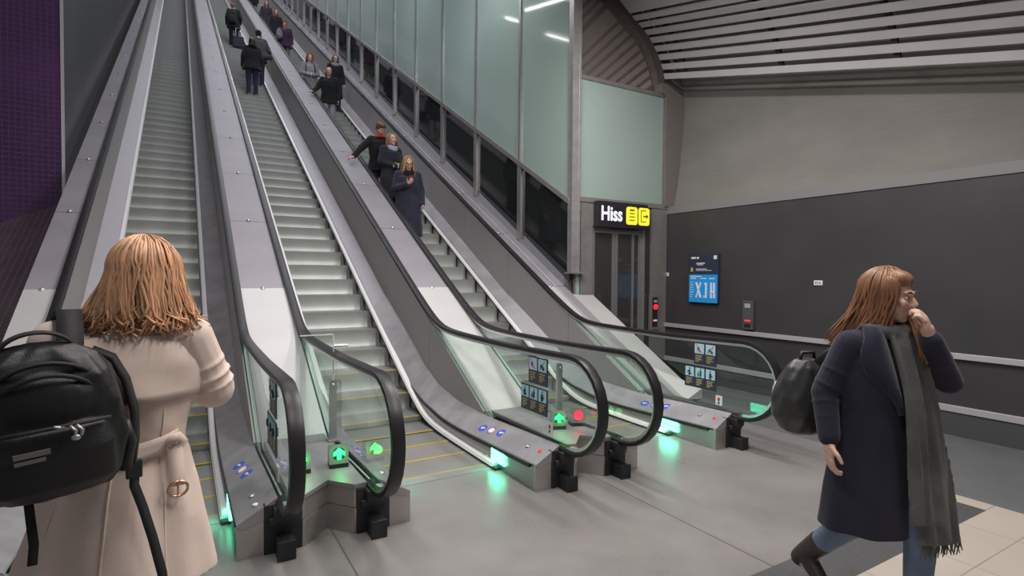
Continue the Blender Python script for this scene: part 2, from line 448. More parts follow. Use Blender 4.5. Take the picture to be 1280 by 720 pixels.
def escalator(c, label, signs, reds, name='escalator'):
    E = thing(name, label, 'escalator', (c, 4.0, 0))
    off = Vector((-c, -4.0, 0))
    def part(nm, bm, mats, smooth=False, angle=None, parent=E, lab=None):
        bmesh.ops.translate(bm, verts=bm.verts[:], vec=off)
        o = obj(nm, bm, mats, parent, smooth, angle)
        if lab: o['label'] = lab
        return o
    k = 0
    while True:
        y, z = step_pos(k)
        if y > 36.6: break
        o = bpy.data.objects.new('step', STEPY if k < 7 else STEP); COL.objects.link(o); o.parent = E
        o.location = (0, y-4.0, z); k += 1
    # comb plate and landing plate
    bm = B()
    box(bm, (c-HW, 4.0, -.01), (c+HW, 4.115, .004))
    for i in range(48):
        x = c-HW+.01+i*.02
        prism(bm, [(4.115, -.006), (4.115, .004), (4.15, .001), (4.15, -.006)], 0, x, x+.01)
    part('comb_plate', bm, M['deck'])
    for sd in (-1, 1):
        X = lambda t: c + sd*t
        Y0 = 3.44
        # black brush under the trim, bright trim, skirt
        bm = B(); Y = ys(3.95)
        bar(bm, Y, [(X(HW-.034), lambda y: z_strip(y)-.05), (X(HW+.03), lambda y: z_strip(y)-.055), (X(HW+.03), lambda y: z_strip(y)-.012), (X(HW-.038), lambda y: z_strip(y)-.012)])
        part('skirt_brush', bm, M['brush'])
        bm = B(); bar(bm, ys(4.0), [(X(HW-.042), lambda y: z_strip(y)-.014), (X(HW+.02), lambda y: z_strip(y)-.012), (X(HW+.02), lambda y: z_strip(y)+.016), (X(HW-.030), lambda y: z_strip(y)+.010)])
        part('skirt_trim', bm, M['white_trim'])
        bm = B()
        bar(bm, ys(Y0), [(X(HW+.018), lambda y: max(z_strip(y)-.30, -.02)), (X(HW+.05), lambda y: max(z_strip(y)-.30, -.02)), (X(HW+.05), lambda y: max(z_slot(y)-.014, z_strip(y)+.008)), (X(HW+.018), lambda y: max(z_slot(y)-.014, z_strip(y)+.008))])
        part('skirt_panel', bm, M['skirt'])
        bm = B()
        bar(bm, ys(3.5, 7.4), [(X(HW+.004), lambda y: z_slot(y)-.030), (X(HW+.05), lambda y: z_slot(y)-.030), (X(HW+.05), lambda y: z_slot(y)+.002), (X(HW+.004), lambda y: z_slot(y)+.002)])
        part('shadow_gap', bm, M['black'])
        # inner deck
        bm = B()
        bar(bm, ys(3.41), [(X(HW+.008), lambda y: z_slot(y)+.002), (X(HW+.012), lambda y: z_slot(y)+.012), (X(RO-.03), lambda y: z_deck(y)), (X(RO-.03), lambda y: z_deck(y)-.09), (X(HW+.05), lambda y: z_slot(y)-.02)])
        dk = part('inner_deck', bm, M['deck'])
        # solid balustrade under the cover line
        bm = B()
        Yp = ys(4.65)
        rings = [[Vector((X(RO-.032), y, z_deck(y)-.02)), Vector((X(RO-.008), y, z_deck(y)-.02)), Vector((X(RO-.008), y, max(z_cover(y)-.0, z_deck(y)-.01))), Vector((X(RO-.032), y, max(z_cover(y)-.0, z_deck(y)-.01)))] for y in Yp]
        sweep(bm, rings)
        part('balustrade_panel', bm, M['panel'])
        # glass
        bm = B()
        lo = []; hi = []
        Yg = [y for y in ys(3.30, 6.6)]
        def g_lo(y): return max(z_deck(y)-.02 if y > 3.42 else .31, z_cover(y)+.0)
        def g_hi(y):
            z = z_rail(y)
            if y < 4.2: z = 1.026 + (z_rail(4.2)-1.026)*max(0, (y-3.3)/.9)
            return z-.045
        arc = [(3.30 + .335*math.cos(a), .648+.335*math.sin(a)) for a in [-PI/2 - PI*i/14 for i in range(15)]]
        loop = arc + [(y, g_hi(y)) for y in Yg[1:] if g_hi(y) > g_lo(y)+.01] + [(y, g_lo(y)) for y in reversed(Yg[1:]) if g_hi(y) > g_lo(y)+.01]
        prism(bm, loop, 0, X(RO)-.006, X(RO)+.006); bm.normal_update()
        for f in bm.faces:
            f.material_index = 0 if abs(f.normal.x) > .9 else 1
        gl = part('glass_panel', bm, [M['glass'], M['glass_edge']])
        # slanted green edge profile where glass meets the cover
        bm = B()
        bar(bm, [4.62, 5.2, 5.7, 6.05], [(X(RO)-.012, lambda y: z_cover(y)-.03), (X(RO)+.012, lambda y: z_cover(y)-.03), (X(RO)+.012, lambda y: z_cover(y)+.022), (X(RO)-.012, lambda y: z_cover(y)+.022)])
        part('glass_edge_profile', bm, M['glass_edge'])
        # handrail and the bright guide below it
        bm = B(); sweep(bm, rail_sec(X(RO), 0, .041)); part('handrail', bm, M['rubber'], angle=50)
        bm = B()
        rings = []
        for p, nrm in RF[2:]:
            nn = -nrm
            rings.append([Vector((X(RO)+a, p.y, p.z)) - nn*d for a, d in ((-.022, .036), (.022, .036), (.020, .062), (-.020, .062))])
        sweep(bm, rings); part('handrail_guide', bm, M['chrome'], angle=40)
        # inlet: black plate, boot and buffer
        bm = B()
        box(bm, (X(RO)-.105, 3.405, .0), (X(RO)+.105, 3.46, .285), 0, bev=.006)
        box(bm, (X(RO)-.06, 3.33, .205), (X(RO)+.06, 3.42, .285), 0, bev=.015)
        box(bm, (X(RO)-.085, 3.37, .17), (X(RO)+.085, 3.41, .215), 0, bev=.01)
        ih = part('handrail_inlet', bm, M['black'], angle=40)
        bm = B()
        for q in (-.045, .045):
            lathe(bm, [(.009, 0), (.009, .008), (.006, .011)], 10, 0, Matrix.Translation((X(RO)+q, 3.404, .185)) @ Matrix.Rotation(PI/2, 4, 'X'))
        o = part('bolt', bm, M['chrome'], parent=ih)
        bm = B(); box(bm, (X(RO)-.047, 3.29, .002), (X(RO)+.047, 3.41, .105), 0, bev=.006)
        box(bm, (X(RO)-.05, 3.28, .0), (X(RO)+.05, 3.294, .11), 0, bev=.004)
        part('buffer', bm, M['black'])
        # comb light, small indicator, stickers
        bm = B()
        for z0, z1 in ((.053, .094), (.106, .150)):
            box(bm, (min(X(HW+.002), X(HW+.02)), 3.87, z0), (max(X(HW+.002), X(HW+.02)), 4.09, z1), 0)
        part('comb_light', bm, M['teal'], lab='glowing green comb light with two bars')
        bm = B(); lathe(bm, [(.016, 0), (.016, .012), (.01, .018)], 12, 0, Matrix.Translation((X(HW+.018), 4.19, .045)) @ Matrix.Rotation(sd*PI/2*-1, 4, 'Y'))
        part('step_sensor', bm, M['white'])
        bm = B()
        u = Vector((0, 1, 0)); a0 = Vector((X(HW+.012), 4.3, z_slot(4.3)+.012)); a1 = Vector((X(RO-.03), 4.3, z_deck(4.3)))
        v = (a1-a0).normalized()
        for q, (yy, kind) in enumerate(((4.43, 0), (4.29, 1), (4.14, 0))):
            b0 = Vector((X(HW+.012), yy, z_slot(yy)+.012)); b1 = Vector((X(RO-.03), yy, z_deck(yy)))
            cc = b0.lerp(b1, .42 + .06*q)
            oval(bm, cc, u, v, .055, .045, 0)
            if kind == 1: oval(bm, cc, u, v, .044, .036, 2, lift=.002); oval(bm, cc, u, v, .034, .027, 1, lift=.003)
            else:
                oval(bm, cc + u*.012, u, v, .014, .012, 1, lift=.002); oval(bm, cc - u*.012 + v*.008, u, v, .018, .006, 1, lift=.002)
        if c == CX[0] and sd < 0: bm.free()
        else: part('warning_stickers', bm, [M['decalblue'], M['white'], M['signpink']], lab='blue and white round stickers')
        bm = B()
        for yy, rr in ((3.69, .016), (3.52, .013)):
            b0 = Vector((X(HW+.012), yy, z_slot(yy)+.012)); b1 = Vector((X(RO-.03), yy, z_deck(yy)))
            cc = b0.lerp(b1, .5)
            lathe(bm, [(rr*1.4, 0), (rr*1.4, .004), (rr, .008), (rr*.4, .011)], 12, 0 if rr > .014 else 1, Matrix.Translation(cc))
        part('key_switch', bm, [M['chrome'], M['reddim'] if reds else M['white']])
        # pictogram signs on the glass
        if sd in signs:
            bm = B(); pictogram_sign(bm, X(RO)-.010, 3.61, 3.885, .725, .948, 2, (3, 4), -1); s1 = part('safety_sign', bm, SIGNM, parent=gl) if False else part('safety_sign', bm, SIGNM, lab='upper dark sign with two pictograms')
            bm = B(); pictogram_sign(bm, X(RO)-.010, 3.61, 4.0, .487, .70, 3, (0, 1, 2), -1); part('safety_sign', bm, SIGNM, lab='lower dark sign with three pictograms')
            bm = B(); box(bm, (X(RO)-.012, 3.535, .362), (X(RO)-.007, 3.612, .455), 0); oval_c = (X(RO)-.0135, 3.573, .42)
            ball(bm, oval_c, (.001, .016, .018), None, 1, 10, 6); box(bm, (X(RO)-.0138, 3.564, .372), (X(RO)-.0128, 3.582, .395), 2)
            part('stop_tag', bm, [M['white'], mat('tag_red', (.6,.05,.08), .5), M['signblack']], lab='small white tag with red dot')
    return E
# ------------------------------------------------------------------ setting
def floor_mat():
    m = band_mat('polished_concrete', ((.245,.232,.226), (.13,.12,.115)), [0, 1], [2.03, 60.0], .012, .30, 0., offset=[.79, -40], extra_noise=.17)
    return m
M['floor'] = floor_mat()
M['landing'] = mat('landing_plate_steel', (.33,.34,.35), .34, .55, var=.12, vscale=5, rvar=.06)
M['skirt'] = mat('skirt_steel', (.42,.41,.40), .35, .75, rvar=.08, vscale=4)
M['tile'] = band_mat('beige_floor_tile', ((.52,.465,.40), (.34,.30,.25)), [0, 1], [.6, .29], .008, .38, 0., offset=[.2, 1.58], extra_noise=.06)
M['mat'] = mat('dark_floor_inset', (.085,.085,.088), .6, var=.12, vscale=30)
M['sidefloor_shade'] = mat('shaded_floor_strip', (.15,.155,.158), .42, var=.10, vscale=4)
M['wallblack'] = mat('charcoal_wall_panel', (.052,.049,.054), .42, var=.10, vscale=2)
M['ledge'] = mat('painted_ledge', (.22,.22,.22), .5)
M['rail_light'] = mat('aluminium_wall_rail', (.55,.53,.55), .4, .3)
M['skirting'] = mat('wall_base_panel', (.075,.078,.085), .5)
M['concrete'] = mat('rough_sprayed_concrete', (.22,.21,.195), .85, var=.10, vscale=2.2, vstretch=(1,.5,1), bump=1.0, bscale=13, bstretch=(.6,.40,3.0))
M['slat'] = mat('pale_ceiling_slat', (.50,.48,.49), .5, var=.04, vscale=3)
M['endwall'] = mat('brown_glossy_panel', (.42,.36,.335), .05, .75)
M['archgap'] = mat('shaded_arch_gap', (.085,.072,.066), .55)
M['sidepan'] = mat('brown_side_panel', (.20,.18,.168), .45)
M['green_panel'] = mat('green_back_painted_glass', (.36,.465,.42), .10, .0, coat=.35, var=.05, vscale=.5)
M['frost'] = mat('pale_green_frosted_glass', (.34,.43,.40), .25, .0, coat=.2)
M['darkwin'] = mat('dark_window_pane', (.018,.020,.020), .06, .0, spec=.7)
M['mull'] = mat('steel_mullion', (.42,.41,.41), .36, .7)
M['column'] = mat('riveted_steel_column', (.50,.49,.49), .4, .65, var=.12, vscale=6)
M['lift'] = mat('lift_front_steel', (.30,.285,.275), .45, .45, var=.10, vscale=5)
M['liftdoor'] = mat('lift_door_glass', (.05,.048,.046), .08, .1, spec=.8)
M['liftframe'] = mat('lift_door_frame', (.34,.325,.315), .38, .6)
M['wall_left'] = mat('grey_side_wall', (.060,.062,.062), .4, .1, var=.18, vscale=.8, vstretch=(1,1,.4))
def mosaic(name, a, g, ax, sz, offs=(0,0)):
    m = band_mat(name, (a, g), ax, sz, sz*.16, .28, 0., bump=.5, extra_noise=.35)
    return m
M['purple'] = mosaic('purple_mosaic', (.070,.018,.095), (.085,.055,.10), [0, 2], .068)
M['brown'] = mosaic('brown_mosaic', (.11,.08,.088), (.18,.145,.15), [0, 1], .075)
M['dkgreen'] = mat('dark_green_side_panel', (.008,.030,.022), .4)

def V(*a): return Vector(a)
def struct(name, bm, m, smooth=False):
    return tag(obj(name, bm, m, None, smooth), kind='structure')

bm = B(); face(bm, [(-6,-3,0),(7.4,-3,0),(7.4,6.6,0),(-6,6.6,0)]); struct('floor', bm, M['floor'])
bm = B(); box(bm, (1.5,-3,-.02), (4.95,1.58,.003)); box(bm, (4.80,1.58,-.02), (4.95,1.87,.003)); struct('floor_tiles', bm, M['tile'])
bm = B(); box(bm, (2.55,1.58,-.02), (4.80,1.87,.002)); struct('floor_inset', bm, M['mat'])
bm = B(); box(bm, (4.95,-3,-.02), (6.8,2.05,.0015)); box(bm, (5.35,2.05,-.02), (6.8,6.5,.0015)); struct('floor_edge', bm, M['sidefloor_shade'])  # darker colour carries the dim light and dark wall's reflection on this floor
# right wall
bm = B(); box(bm, (6.8,-3,0), (7.4,6.5,2.62)); struct('wall_right', bm, M['wallblack'])
bm = B(); box(bm, (6.785,-3,2.62), (7.4,6.5,2.735)); struct('trim_1', bm, M['ledge'])
bm = B(); box(bm, (6.76,-3,.793), (6.81,6.5,.852), bev=.004); struct('trim_2', bm, M['rail_light'])
bm = B(); box(bm, (6.77,-3,.245), (6.81,6.5,.312), bev=.004); struct('trim_3', bm, M['rail_light'])
bm = B(); box(bm, (6.785,-3,0), (6.81,6.5,.245)); struct('baseboard_right', bm, M['skirting'])
# vault
VS = .257
vc = (4.96, 4.25)
prof = [(6.90, 2.73, 0), (7.0, 3.2, .35), (7.08, 3.9, .75), (7.12, 4.3, 1)]
for i in range(0, 13):
    a = R(5 + 85*i/12)
    prof.append((vc[0] + 2.15*math.cos(a), vc[1] + .15 + 1.66*math.sin(a), 1))
prof += [(3.5, 6.06, 1), (1.5, 6.06, 1), (-1.6, 6.06, 1)]
bm = B()
Yv = [6.5 - .5*i for i in range(20)]
sweep(bm, [[Vector((x, y, z + w*VS*(y-6.5))) for x, z, w in prof] for y in Yv], False, False)
struct('ceiling', bm, M['concrete'], True)
# slats
ends = [(6.586,4.766),(6.544,4.906),(6.480,5.042),(6.405,5.160),(6.315,5.272),(6.215,5.372),(6.09,5.458),(5.96,5.530),(5.80,5.62)]
sl = [((ends[i][0], ends[i][1]), .088) for i in range(8)] + [((5.84, 5.612), .25)]
x = 5.58
while x > 2.0:
    z = 4.25 + math.sqrt(max(0, 1.68**2 - max(0, x-4.96)**2)) - .17*(1 if x < 5 else (5.58-x)/.58)
    sl.append(((x, z), .088)); x -= .15
SLC = thing('slat_ceiling', 'pale slatted ceiling curving down over the concrete wall at top right', 'ceiling', (5.6, 2.0, 4.3))
offv = Vector((-5.6, -2.0, -4.3))
for i, ((x0, z0), w) in enumerate(sl):
    bm = B()
    # slat follows the arch tangent
    nx = sl[i+1][0] if i+1 < len(sl) else (x0-.15, z0)
    t = Vector((nx[0]-x0, 0, nx[1]-z0)).normalized()
    if i == 8: t = Vector((-.81, 0, .59))
    n = Vector((t.z, 0, -t.x))
    p = Vector((x0, 0, z0))
    sec = [p, p + t*w, p + t*w + n*.03, p + n*.03]
    rings = []
    for y in (6.38, 2.0, -2.5):
        rings.append([q + Vector((0, y, VS*(y-6.5))) + offv for q in sec])
    sweep(bm, rings)
    obj('slat', bm, M['slat'], SLC)
for y in (6.0, 4.4, 3.05, 1.55):
    bm = B()
    rings = []
    for (x0, z0), w in sl[:9]:
        d = Vector((x0-vc[0], 0, z0-vc[1])).normalized()
        q = Vector((x0, y, z0 + VS*(y-6.5))) + d*.05
        rings.append([q + Vector((0, a, 0)) + d*b + offv for a, b in ((-.03, 0), (.03, 0), (.03, .04), (-.03, .04))])
    sweep(bm, rings); obj('hanger', bm, M['black'], SLC)
# end wall above the lift, glossy; dark arch band stands for shaded slat gap
bm = B()
arch = [(6.60,4.70),(6.55,4.90),(6.44,5.12),(6.30,5.31),(6.10,5.47),(5.86,5.64),(5.6,5.79),(5.3,5.92),(4.86,6.05)]
prism(bm, [(4.86,4.55)] + [(6.60,4.55)] + arch, 1, 6.52, 6.56); struct('wall_back', bm, M['endwall'])
bm = B()
out_ = [(x+.17*max(0,(x-4.9))/1.7+.05, z+.10) for x, z in arch]
sweep(bm, [[Vector((a[0], 6.40, a[1])), Vector((b[0], 6.40, b[1])), Vector((b[0], 6.54, b[1])), Vector((a[0], 6.54, a[1]))] for a, b in zip(arch, out_)])
struct('arch_gap_band', bm, M['archgap'])
bm = B(); prism(bm, [(6.70,2.74),(6.90,2.74),(7.0,3.2),(7.08,3.9),(7.14,4.3),(7.14,4.95),(6.66,4.95),(6.60,4.70),(6.60,4.55),(6.70,4.50)], 1, 6.44, 6.56); struct('trim_5', bm, M['sidepan'])
# lift shaft wall behind everything on the right
bm = B(); box(bm, (4.9,6.62,0), (7.4,6.7,6.5)); struct('wall_shaft', bm, M['lift'])
# frosted green pane over the lift
t = thing('frosted_pane', 'large pale green frosted glass pane above the lift sign', 'glass panel', (5.82, 6.5, 2.75))
bm = B(); box(bm, (-.88,.0,.02), (.88,.03,1.75)); obj('pane', bm, M['frost'], t)
bm = B(); box(bm, (-.92,-.02,1.74), (.90,.04,1.80)); box(bm, (.86,-.02,0), (.90,.04,1.75)); box(bm, (-.92,-.03,-.03), (.90,.04,.02)); obj('pane_frame', bm, M['lift'], t)

# corner column
t = thing('column', 'tall riveted steel column at the corner beside the lift', 'column', (4.88, 6.47, 1.64))
bm = B(); box(bm, (-.045,-.06,0), (.045,.08,5.0)); box(bm, (-.075,-.065,0), (-.045,-.05,5.0)); box(bm, (.045,-.065,0), (.075,-.05,5.0)); obj('shaft', bm, M['column'], t)
bm = B(); box(bm, (-.08,-.08,0), (.17,.1,.02)); obj('foot_plate', bm, M['lift'], t)
for i in range(30):
    bm = B()
    for q in (-.06, .06): ball(bm, (q, -.067, .1+.16*i), (.011,.007,.011), None, 0, 8, 6)
    obj('rivet', bm, M['mull'], t)

# lift
L = thing('lift', 'grey steel passenger lift with glazed double doors', 'lift', (5.75, 6.5, 0))
bm = B()
for x0, x1, z0, z1, yf in ((-.72,-.50,0,2.74,-.02),(.50,.56,0,2.74,-.02),(.70,1.04,0,2.74,-.02),(-.50,.50,2.36,2.74,-.02)):
    box(bm, (x0, yf, z0), (x1, .06, z1))
box(bm, (-.80,.02,0), (-.72,.06,2.74)); box(bm, (.56,.02,0), (.70,.06,2.74)); box(bm, (-.79,-.035,2.70), (1.04,.02,2.76))
obj('facade', bm, M['lift'], L)
bm = B(); box(bm, (-.79,-.005,1.3), (-.73,.02,2.62)); obj('glass_strip', bm, M['frost'], L)
bm = B(); box(bm, (.575,-.0,.0), (.685,.02,2.66)); obj('glass_strip', bm, M['liftdoor'], L)
for x0, x1 in ((-.495, -.045), (-.04, .495)):
    bm = B()
    w = .055
    box(bm, (x0,.0,0), (x0+w,.035,2.35)); box(bm, (x1-w,.0,0), (x1,.035,2.35)); box(bm, (x0+w,.0,0), (x1-w,.035,.12)); box(bm, (x0+w,.0,2.26), (x1-w,.035,2.35))
    if x0 > -.1: box(bm, (x1-.19,-.004,0), (x1-.15,.035,2.35))
    d = obj('door_leaf', bm, M['liftframe'], L)
    bm = B(); box(bm, (x0+w,.012,.12), (x1-w,.022,2.26)); obj('pane', bm, M['liftdoor'], d)
for xx in (-.68, .53):
    for i in range(16):
        bm = B(); ball(bm, (xx, -.022, .3+.155*i), (.010,.006,.010), None, 0, 8, 6); obj('rivet', bm, M['mull'], L)
# small lamp housing over the door
t = thing('display_unit', 'small dark display box mounted over the lift doors', 'display', (5.86, 6.47, 2.37))
bm = B(); box(bm, (-.28,-.06,-.05), (.25,.0,.06), bev=.01); obj('housing', bm, M['black'], t)
bm = B(); box(bm, (-.19,-.066,-.03), (.22,-.058,.04)); obj('screen', bm, mat('grey_display', (.30,.29,.29), .3), t)
bm = B(); ball(bm, (-.24,-.062,0), (.018,.008,.018)); obj('lens', bm, M['liftdoor'], t)
# HISS sign
t = thing('lift_sign', 'black lit sign reading Hiss with two yellow symbols', 'sign', (5.75, 6.46, 2.535))
bm = B(); box(bm, (-.50,-.10,-.20), (.50,.0,.185), bev=.006); obj('sign_box', bm, mat('sign_box_black', (.022,.020,.026), .35), t)
RX = Matrix.Rotation(PI/2, 4, 'X')
bm = B(); text_bm(bm, 'Hiss', .30, Matrix.Translation((-.45,-.104,-.095)) @ RX, 0, .004, .005, .82); obj('lettering', bm, emis('white_sign_letters', (.86,.88,1), 1.6), t)
def rrect(bm, cx, cz, hw, hh, r, y0, y1, mi=0):
    pts = []
    for sx, sz, a0 in ((1,1,0),(-1,1,90),(-1,-1,180),(1,-1,270)):
        for i in range(5):
            a = R(a0+22.5*i); pts.append((cx+sx*(hw-r)+r*math.cos(a), cz+sz*(hh-r)+r*math.sin(a)))
    prism(bm, pts, 1, y0, y1, mi)
for xx, kind in ((.16, 0), (.41, 1)):
    bm = B(); rrect(bm, xx, -.005, .112, .135, .04, -.108, -.100)
    s_ = obj('symbol', bm, emis('yellow_sign_tile', (1.0,.86,.05), 1.15), t)
    bm = B()
    if kind == 0:
        for zz, w in ((.075,.05),(.03,.05),(-.02,.055),(-.075,.055)): box(bm, (xx-w,-.112,zz-.008), (xx+w,-.108,zz+.008))
        tube(bm, [(xx-.045,-.110,.095),(xx,-.110,.085),(xx+.045,-.110,.10)], .006, 6)
    else:
        for zz in (.085, -.085): box(bm, (xx-.07,-.112,zz-.007), (xx+.04,-.108,zz+.007))
        box(bm, (xx-.07,-.112,-.085), (xx-.058,-.108,.085))
        box(bm, (xx-.02,-.112,-.012), (xx+.06,-.108,.012)); prism(bm, [(xx+.045,.035),(xx+.09,0),(xx+.045,-.035)], 1, -.112, -.108)
    obj('glyph', bm, mat('olive_glyph', (.22,.18,.01), .6), s_)
# call panel
t = thing('call_panel', 'slim steel lift call panel with glowing red lamp', 'panel', (6.50, 6.46, 1.05))
bm = B(); box(bm, (-.10,-.03,-.30), (.09,.02,.26), bev=.006); obj('plate', bm, M['liftframe'], t)
bm = B(); box(bm, (-.06,-.036,-.25), (.05,-.029,.22)); obj('face_plate', bm, M['black'], t)
bm = B(); box(bm, (-.035,-.042,.14), (.03,-.035,.18)); obj('label_plate', bm, M['rail_light'], t)
bm = B(); lathe(bm, [(.042,0),(.042,.012),(.03,.018)], 16, 0, Matrix.Translation((0,-.036,.07)) @ RX); obj('lamp', bm, emis('red_call_lamp', (1,.01,.03), 3), t, True)
bm = B(); box(bm, (-.04,-.042,-.16), (.035,-.035,-.135)); obj('display', bm, emis('pink_display', (1,.35,.35), 1.0), t)
# wall switch by the lift, wall plate, intercom
def wallpart(t, nm, ylo, yhi, zlo, zhi, xo, th, m, bev=.003):
    bm = B(); box(bm, (xo-th, ylo, zlo), (xo, yhi, zhi), bev=bev); return obj(nm, bm, m, t)
t = thing('wall_switch', 'tiny white square switch on dark wall next to the lift', 'switch', (6.8, 6.46, 1.64)); wallpart(t, 'plate', -.03,.03,-.03,.03, 0,.012, M['white'])
wallpart(t, 'rocker', -.018,.018,-.018,.018, -.012,.005, M['rail_light'], .001)
t = thing('wall_plate', 'small white wall plate on the dark wall left of the walking woman', 'plate', (6.8, 3.97, 1.545)); wallpart(t, 'plate', -.06,.05,-.03,.03, 0,.01, M['white'])
for q in (-.03, 0, .025): wallpart(t, 'mark', q-.008, q+.008, -.012, .012, -.010, .002, M['ledge'], 0)
t = thing('intercom', 'dark grey intercom box with red light on the dark wall', 'intercom', (6.8, 4.92, 1.08))
wallpart(t, 'housing', -.085,.085,-.20,.20, 0,.06, mat('intercom_grey', (.13,.13,.135), .4, .4), .006)
wallpart(t, 'speaker', -.045,.045,.10,.16, -.06,.006, M['rail_light'])
wallpart(t, 'call_button', -.05,.04,-.09,-.065, -.06,.008, M['reddim'])
wallpart(t, 'shade', -.05,.05,-.17,-.12, -.06,.004, M['black'])
# information board
t = thing('information_board', 'dark and bright blue information board hung on the dark wall', 'board', (6.8, 5.70, 1.58))
wallpart(t, 'backing', -.27,.27,-.365,.375, 0,.05, M['navy'], .004)
wallpart(t, 'blue_panel', -.262,.262,-.36,.06, -.05,.006, mat('glowing_blue_print', (.015,.25,.62), .35, emit=(.02,.32,.75), estr=.22), 0)  # print colour also given a faint emission of its own
bm = B()
yb = lambda u: .262-.524*u      # reading direction runs towards -Y
def bits(u0, u1, z0, z1, d=.058): box(bm, (-d, yb(u1), z0), (-d+.003, yb(u0), z1))
wc = random.Random(3)
for u0, u1 in ((.06,.22),(.26,.34)): bits(u0, u1, .30, .33, .052)
bits(.86,.97,.29,.345,.052); bits(.25,.56,.225,.24,.052); bits(.27,.5,.205,.215,.052); bits(.24,.62,.14,.15,.052); bits(.24,.8,.12,.127,.052)
for u in (.06,.42,.72): bits(u, u+.2, -.005, .01)
bits(.05,.45,.025,.04)
# destination map: bold strokes and station names as short bars
for (ua, za, ub, zb) in ((.27,-.06,.43,-.29),(.43,-.06,.27,-.29),(.62,-.06,.62,-.29),(.80,-.06,.80,-.29),(.90,-.06,.90,-.29),(.80,-.2,.9,-.2)):
    tube(bm, [(-.058, yb(ua), za), (-.058, yb(ub), zb)], .016, 6)
bits(.55,.62,-.09,-.065); bits(.53,.57,-.29,-.255)
for i in range(7):
    zz = -.06-.037*i
    bits(.05, .05+wc.uniform(.08,.16), zz-.006, zz+.004)
obj('print', bm, M['white'], t)
bm = B(); box(bm, (-.053, yb(.13), .105), (-.050, yb(.05), .17)); obj('pictogram', bm, M['signyellow'], t)

# glass partition along the slope
bays = [6.52, 7.92, 9.55, 11.16] + [12.76+1.6*i for i in range(17)]
G = thing('glass_partition', 'tall stepped partition of green glass panels and dark windows right of the escalators', 'partition', (4.86, 6.5, 0))
def gz0(y): return 1.60 + S*(y-6.66)     # window foot
def gz1(y): return 2.78 + S*(y-6.66)     # transom
og = Vector((-4.86,-6.5,0))
for i, (a, b) in enumerate(zip(bays[:-1], bays[1:])):
    top = gz1(b) + 5.2
    bm = B(); prism(bm, [(a-6.5+.03, gz1(a)), (b-6.5-.03, gz1(b)), (b-6.5-.03, top), (a-6.5+.03, top)], 0, .0, .02); obj('green_panel', bm, M['green_panel'], G)
    bm = B(); prism(bm, [(a-6.5+.04, gz0(a)), (b-6.5-.04, gz0(b)), (b-6.5-.04, gz1(b)), (a-6.5+.04, gz1(a))], 0, .02, .03); obj('window_pane', bm, M['darkwin'], G)
    bm = B(); box(bm, (-.03, b-6.5-.025, gz1(b)-.02), (.03, b-6.5+.025, top+.8)); obj('mullion', bm, M['mull'], G)
    bm = B(); box(bm, (-.025, b-6.5-.05, gz0(b)-.1), (.05, b-6.5+.06, gz1(b)-.02)); obj('post', bm, M['mull'], G)
bm = B()
Yg = [bays[0]-6.5, bays[-1]-6.5]
sweep(bm, [[Vector((x, y, gz1(y+6.5)+d)) for x, d in ((-.035,-.05),(.03,-.05),(.03,.03),(-.035,.03))] for y in Yg]); obj('transom', bm, M['lift'], G)

# left side
bm = B(); prism(bm, [(9.77, 2.0), (38, 18), (38, 27), (9.77, 11)], 0, -1.52, -1.40); struct('wall_left', bm, M['wall_left'])
bm = B(); box(bm, (-1.42, 9.735, 2.6), (-1.385, 9.76, 11)); struct('trim_6', bm, M['rail_light'])
bm = B(); face(bm, [(-6, 9.75, -1), (-1.4, 9.75, -1), (-1.4, 9.75, 9), (-6, 9.75, 9)]); struct('wall_purple', bm, M['purple'])
bm = B()
def zb(x, y): return 2.543 + .47*(x+1.464) + .52*(y-9.756)
face(bm, [(-4, 9.76, zb(-4,9.76)), (-1.3, 9.76, zb(-1.3,9.76)), (-1.3, 5.5, zb(-1.3,5.5)), (-4, 5.5, zb(-4,5.5))]); struct('wall_slope', bm, M['brown'])
bm = B(); prism(bm, [(-6,0), (-1.26,0), (-1.26,1.31), (-6,1.31)], 1, 5.46, 5.52); struct('wall_side', bm, M['dkgreen'])

# ------------------------------------------------------------------ escalators, covers and housings
escalator(CX[0], 'left escalator, the woman in the beige coat stands before it', (1,), False)
escalator(CX[1], 'middle escalator carrying two people in dark clothes upward', (1,), True)
escalator(CX[2], 'right escalator crowded with people riding down', (1,), True)

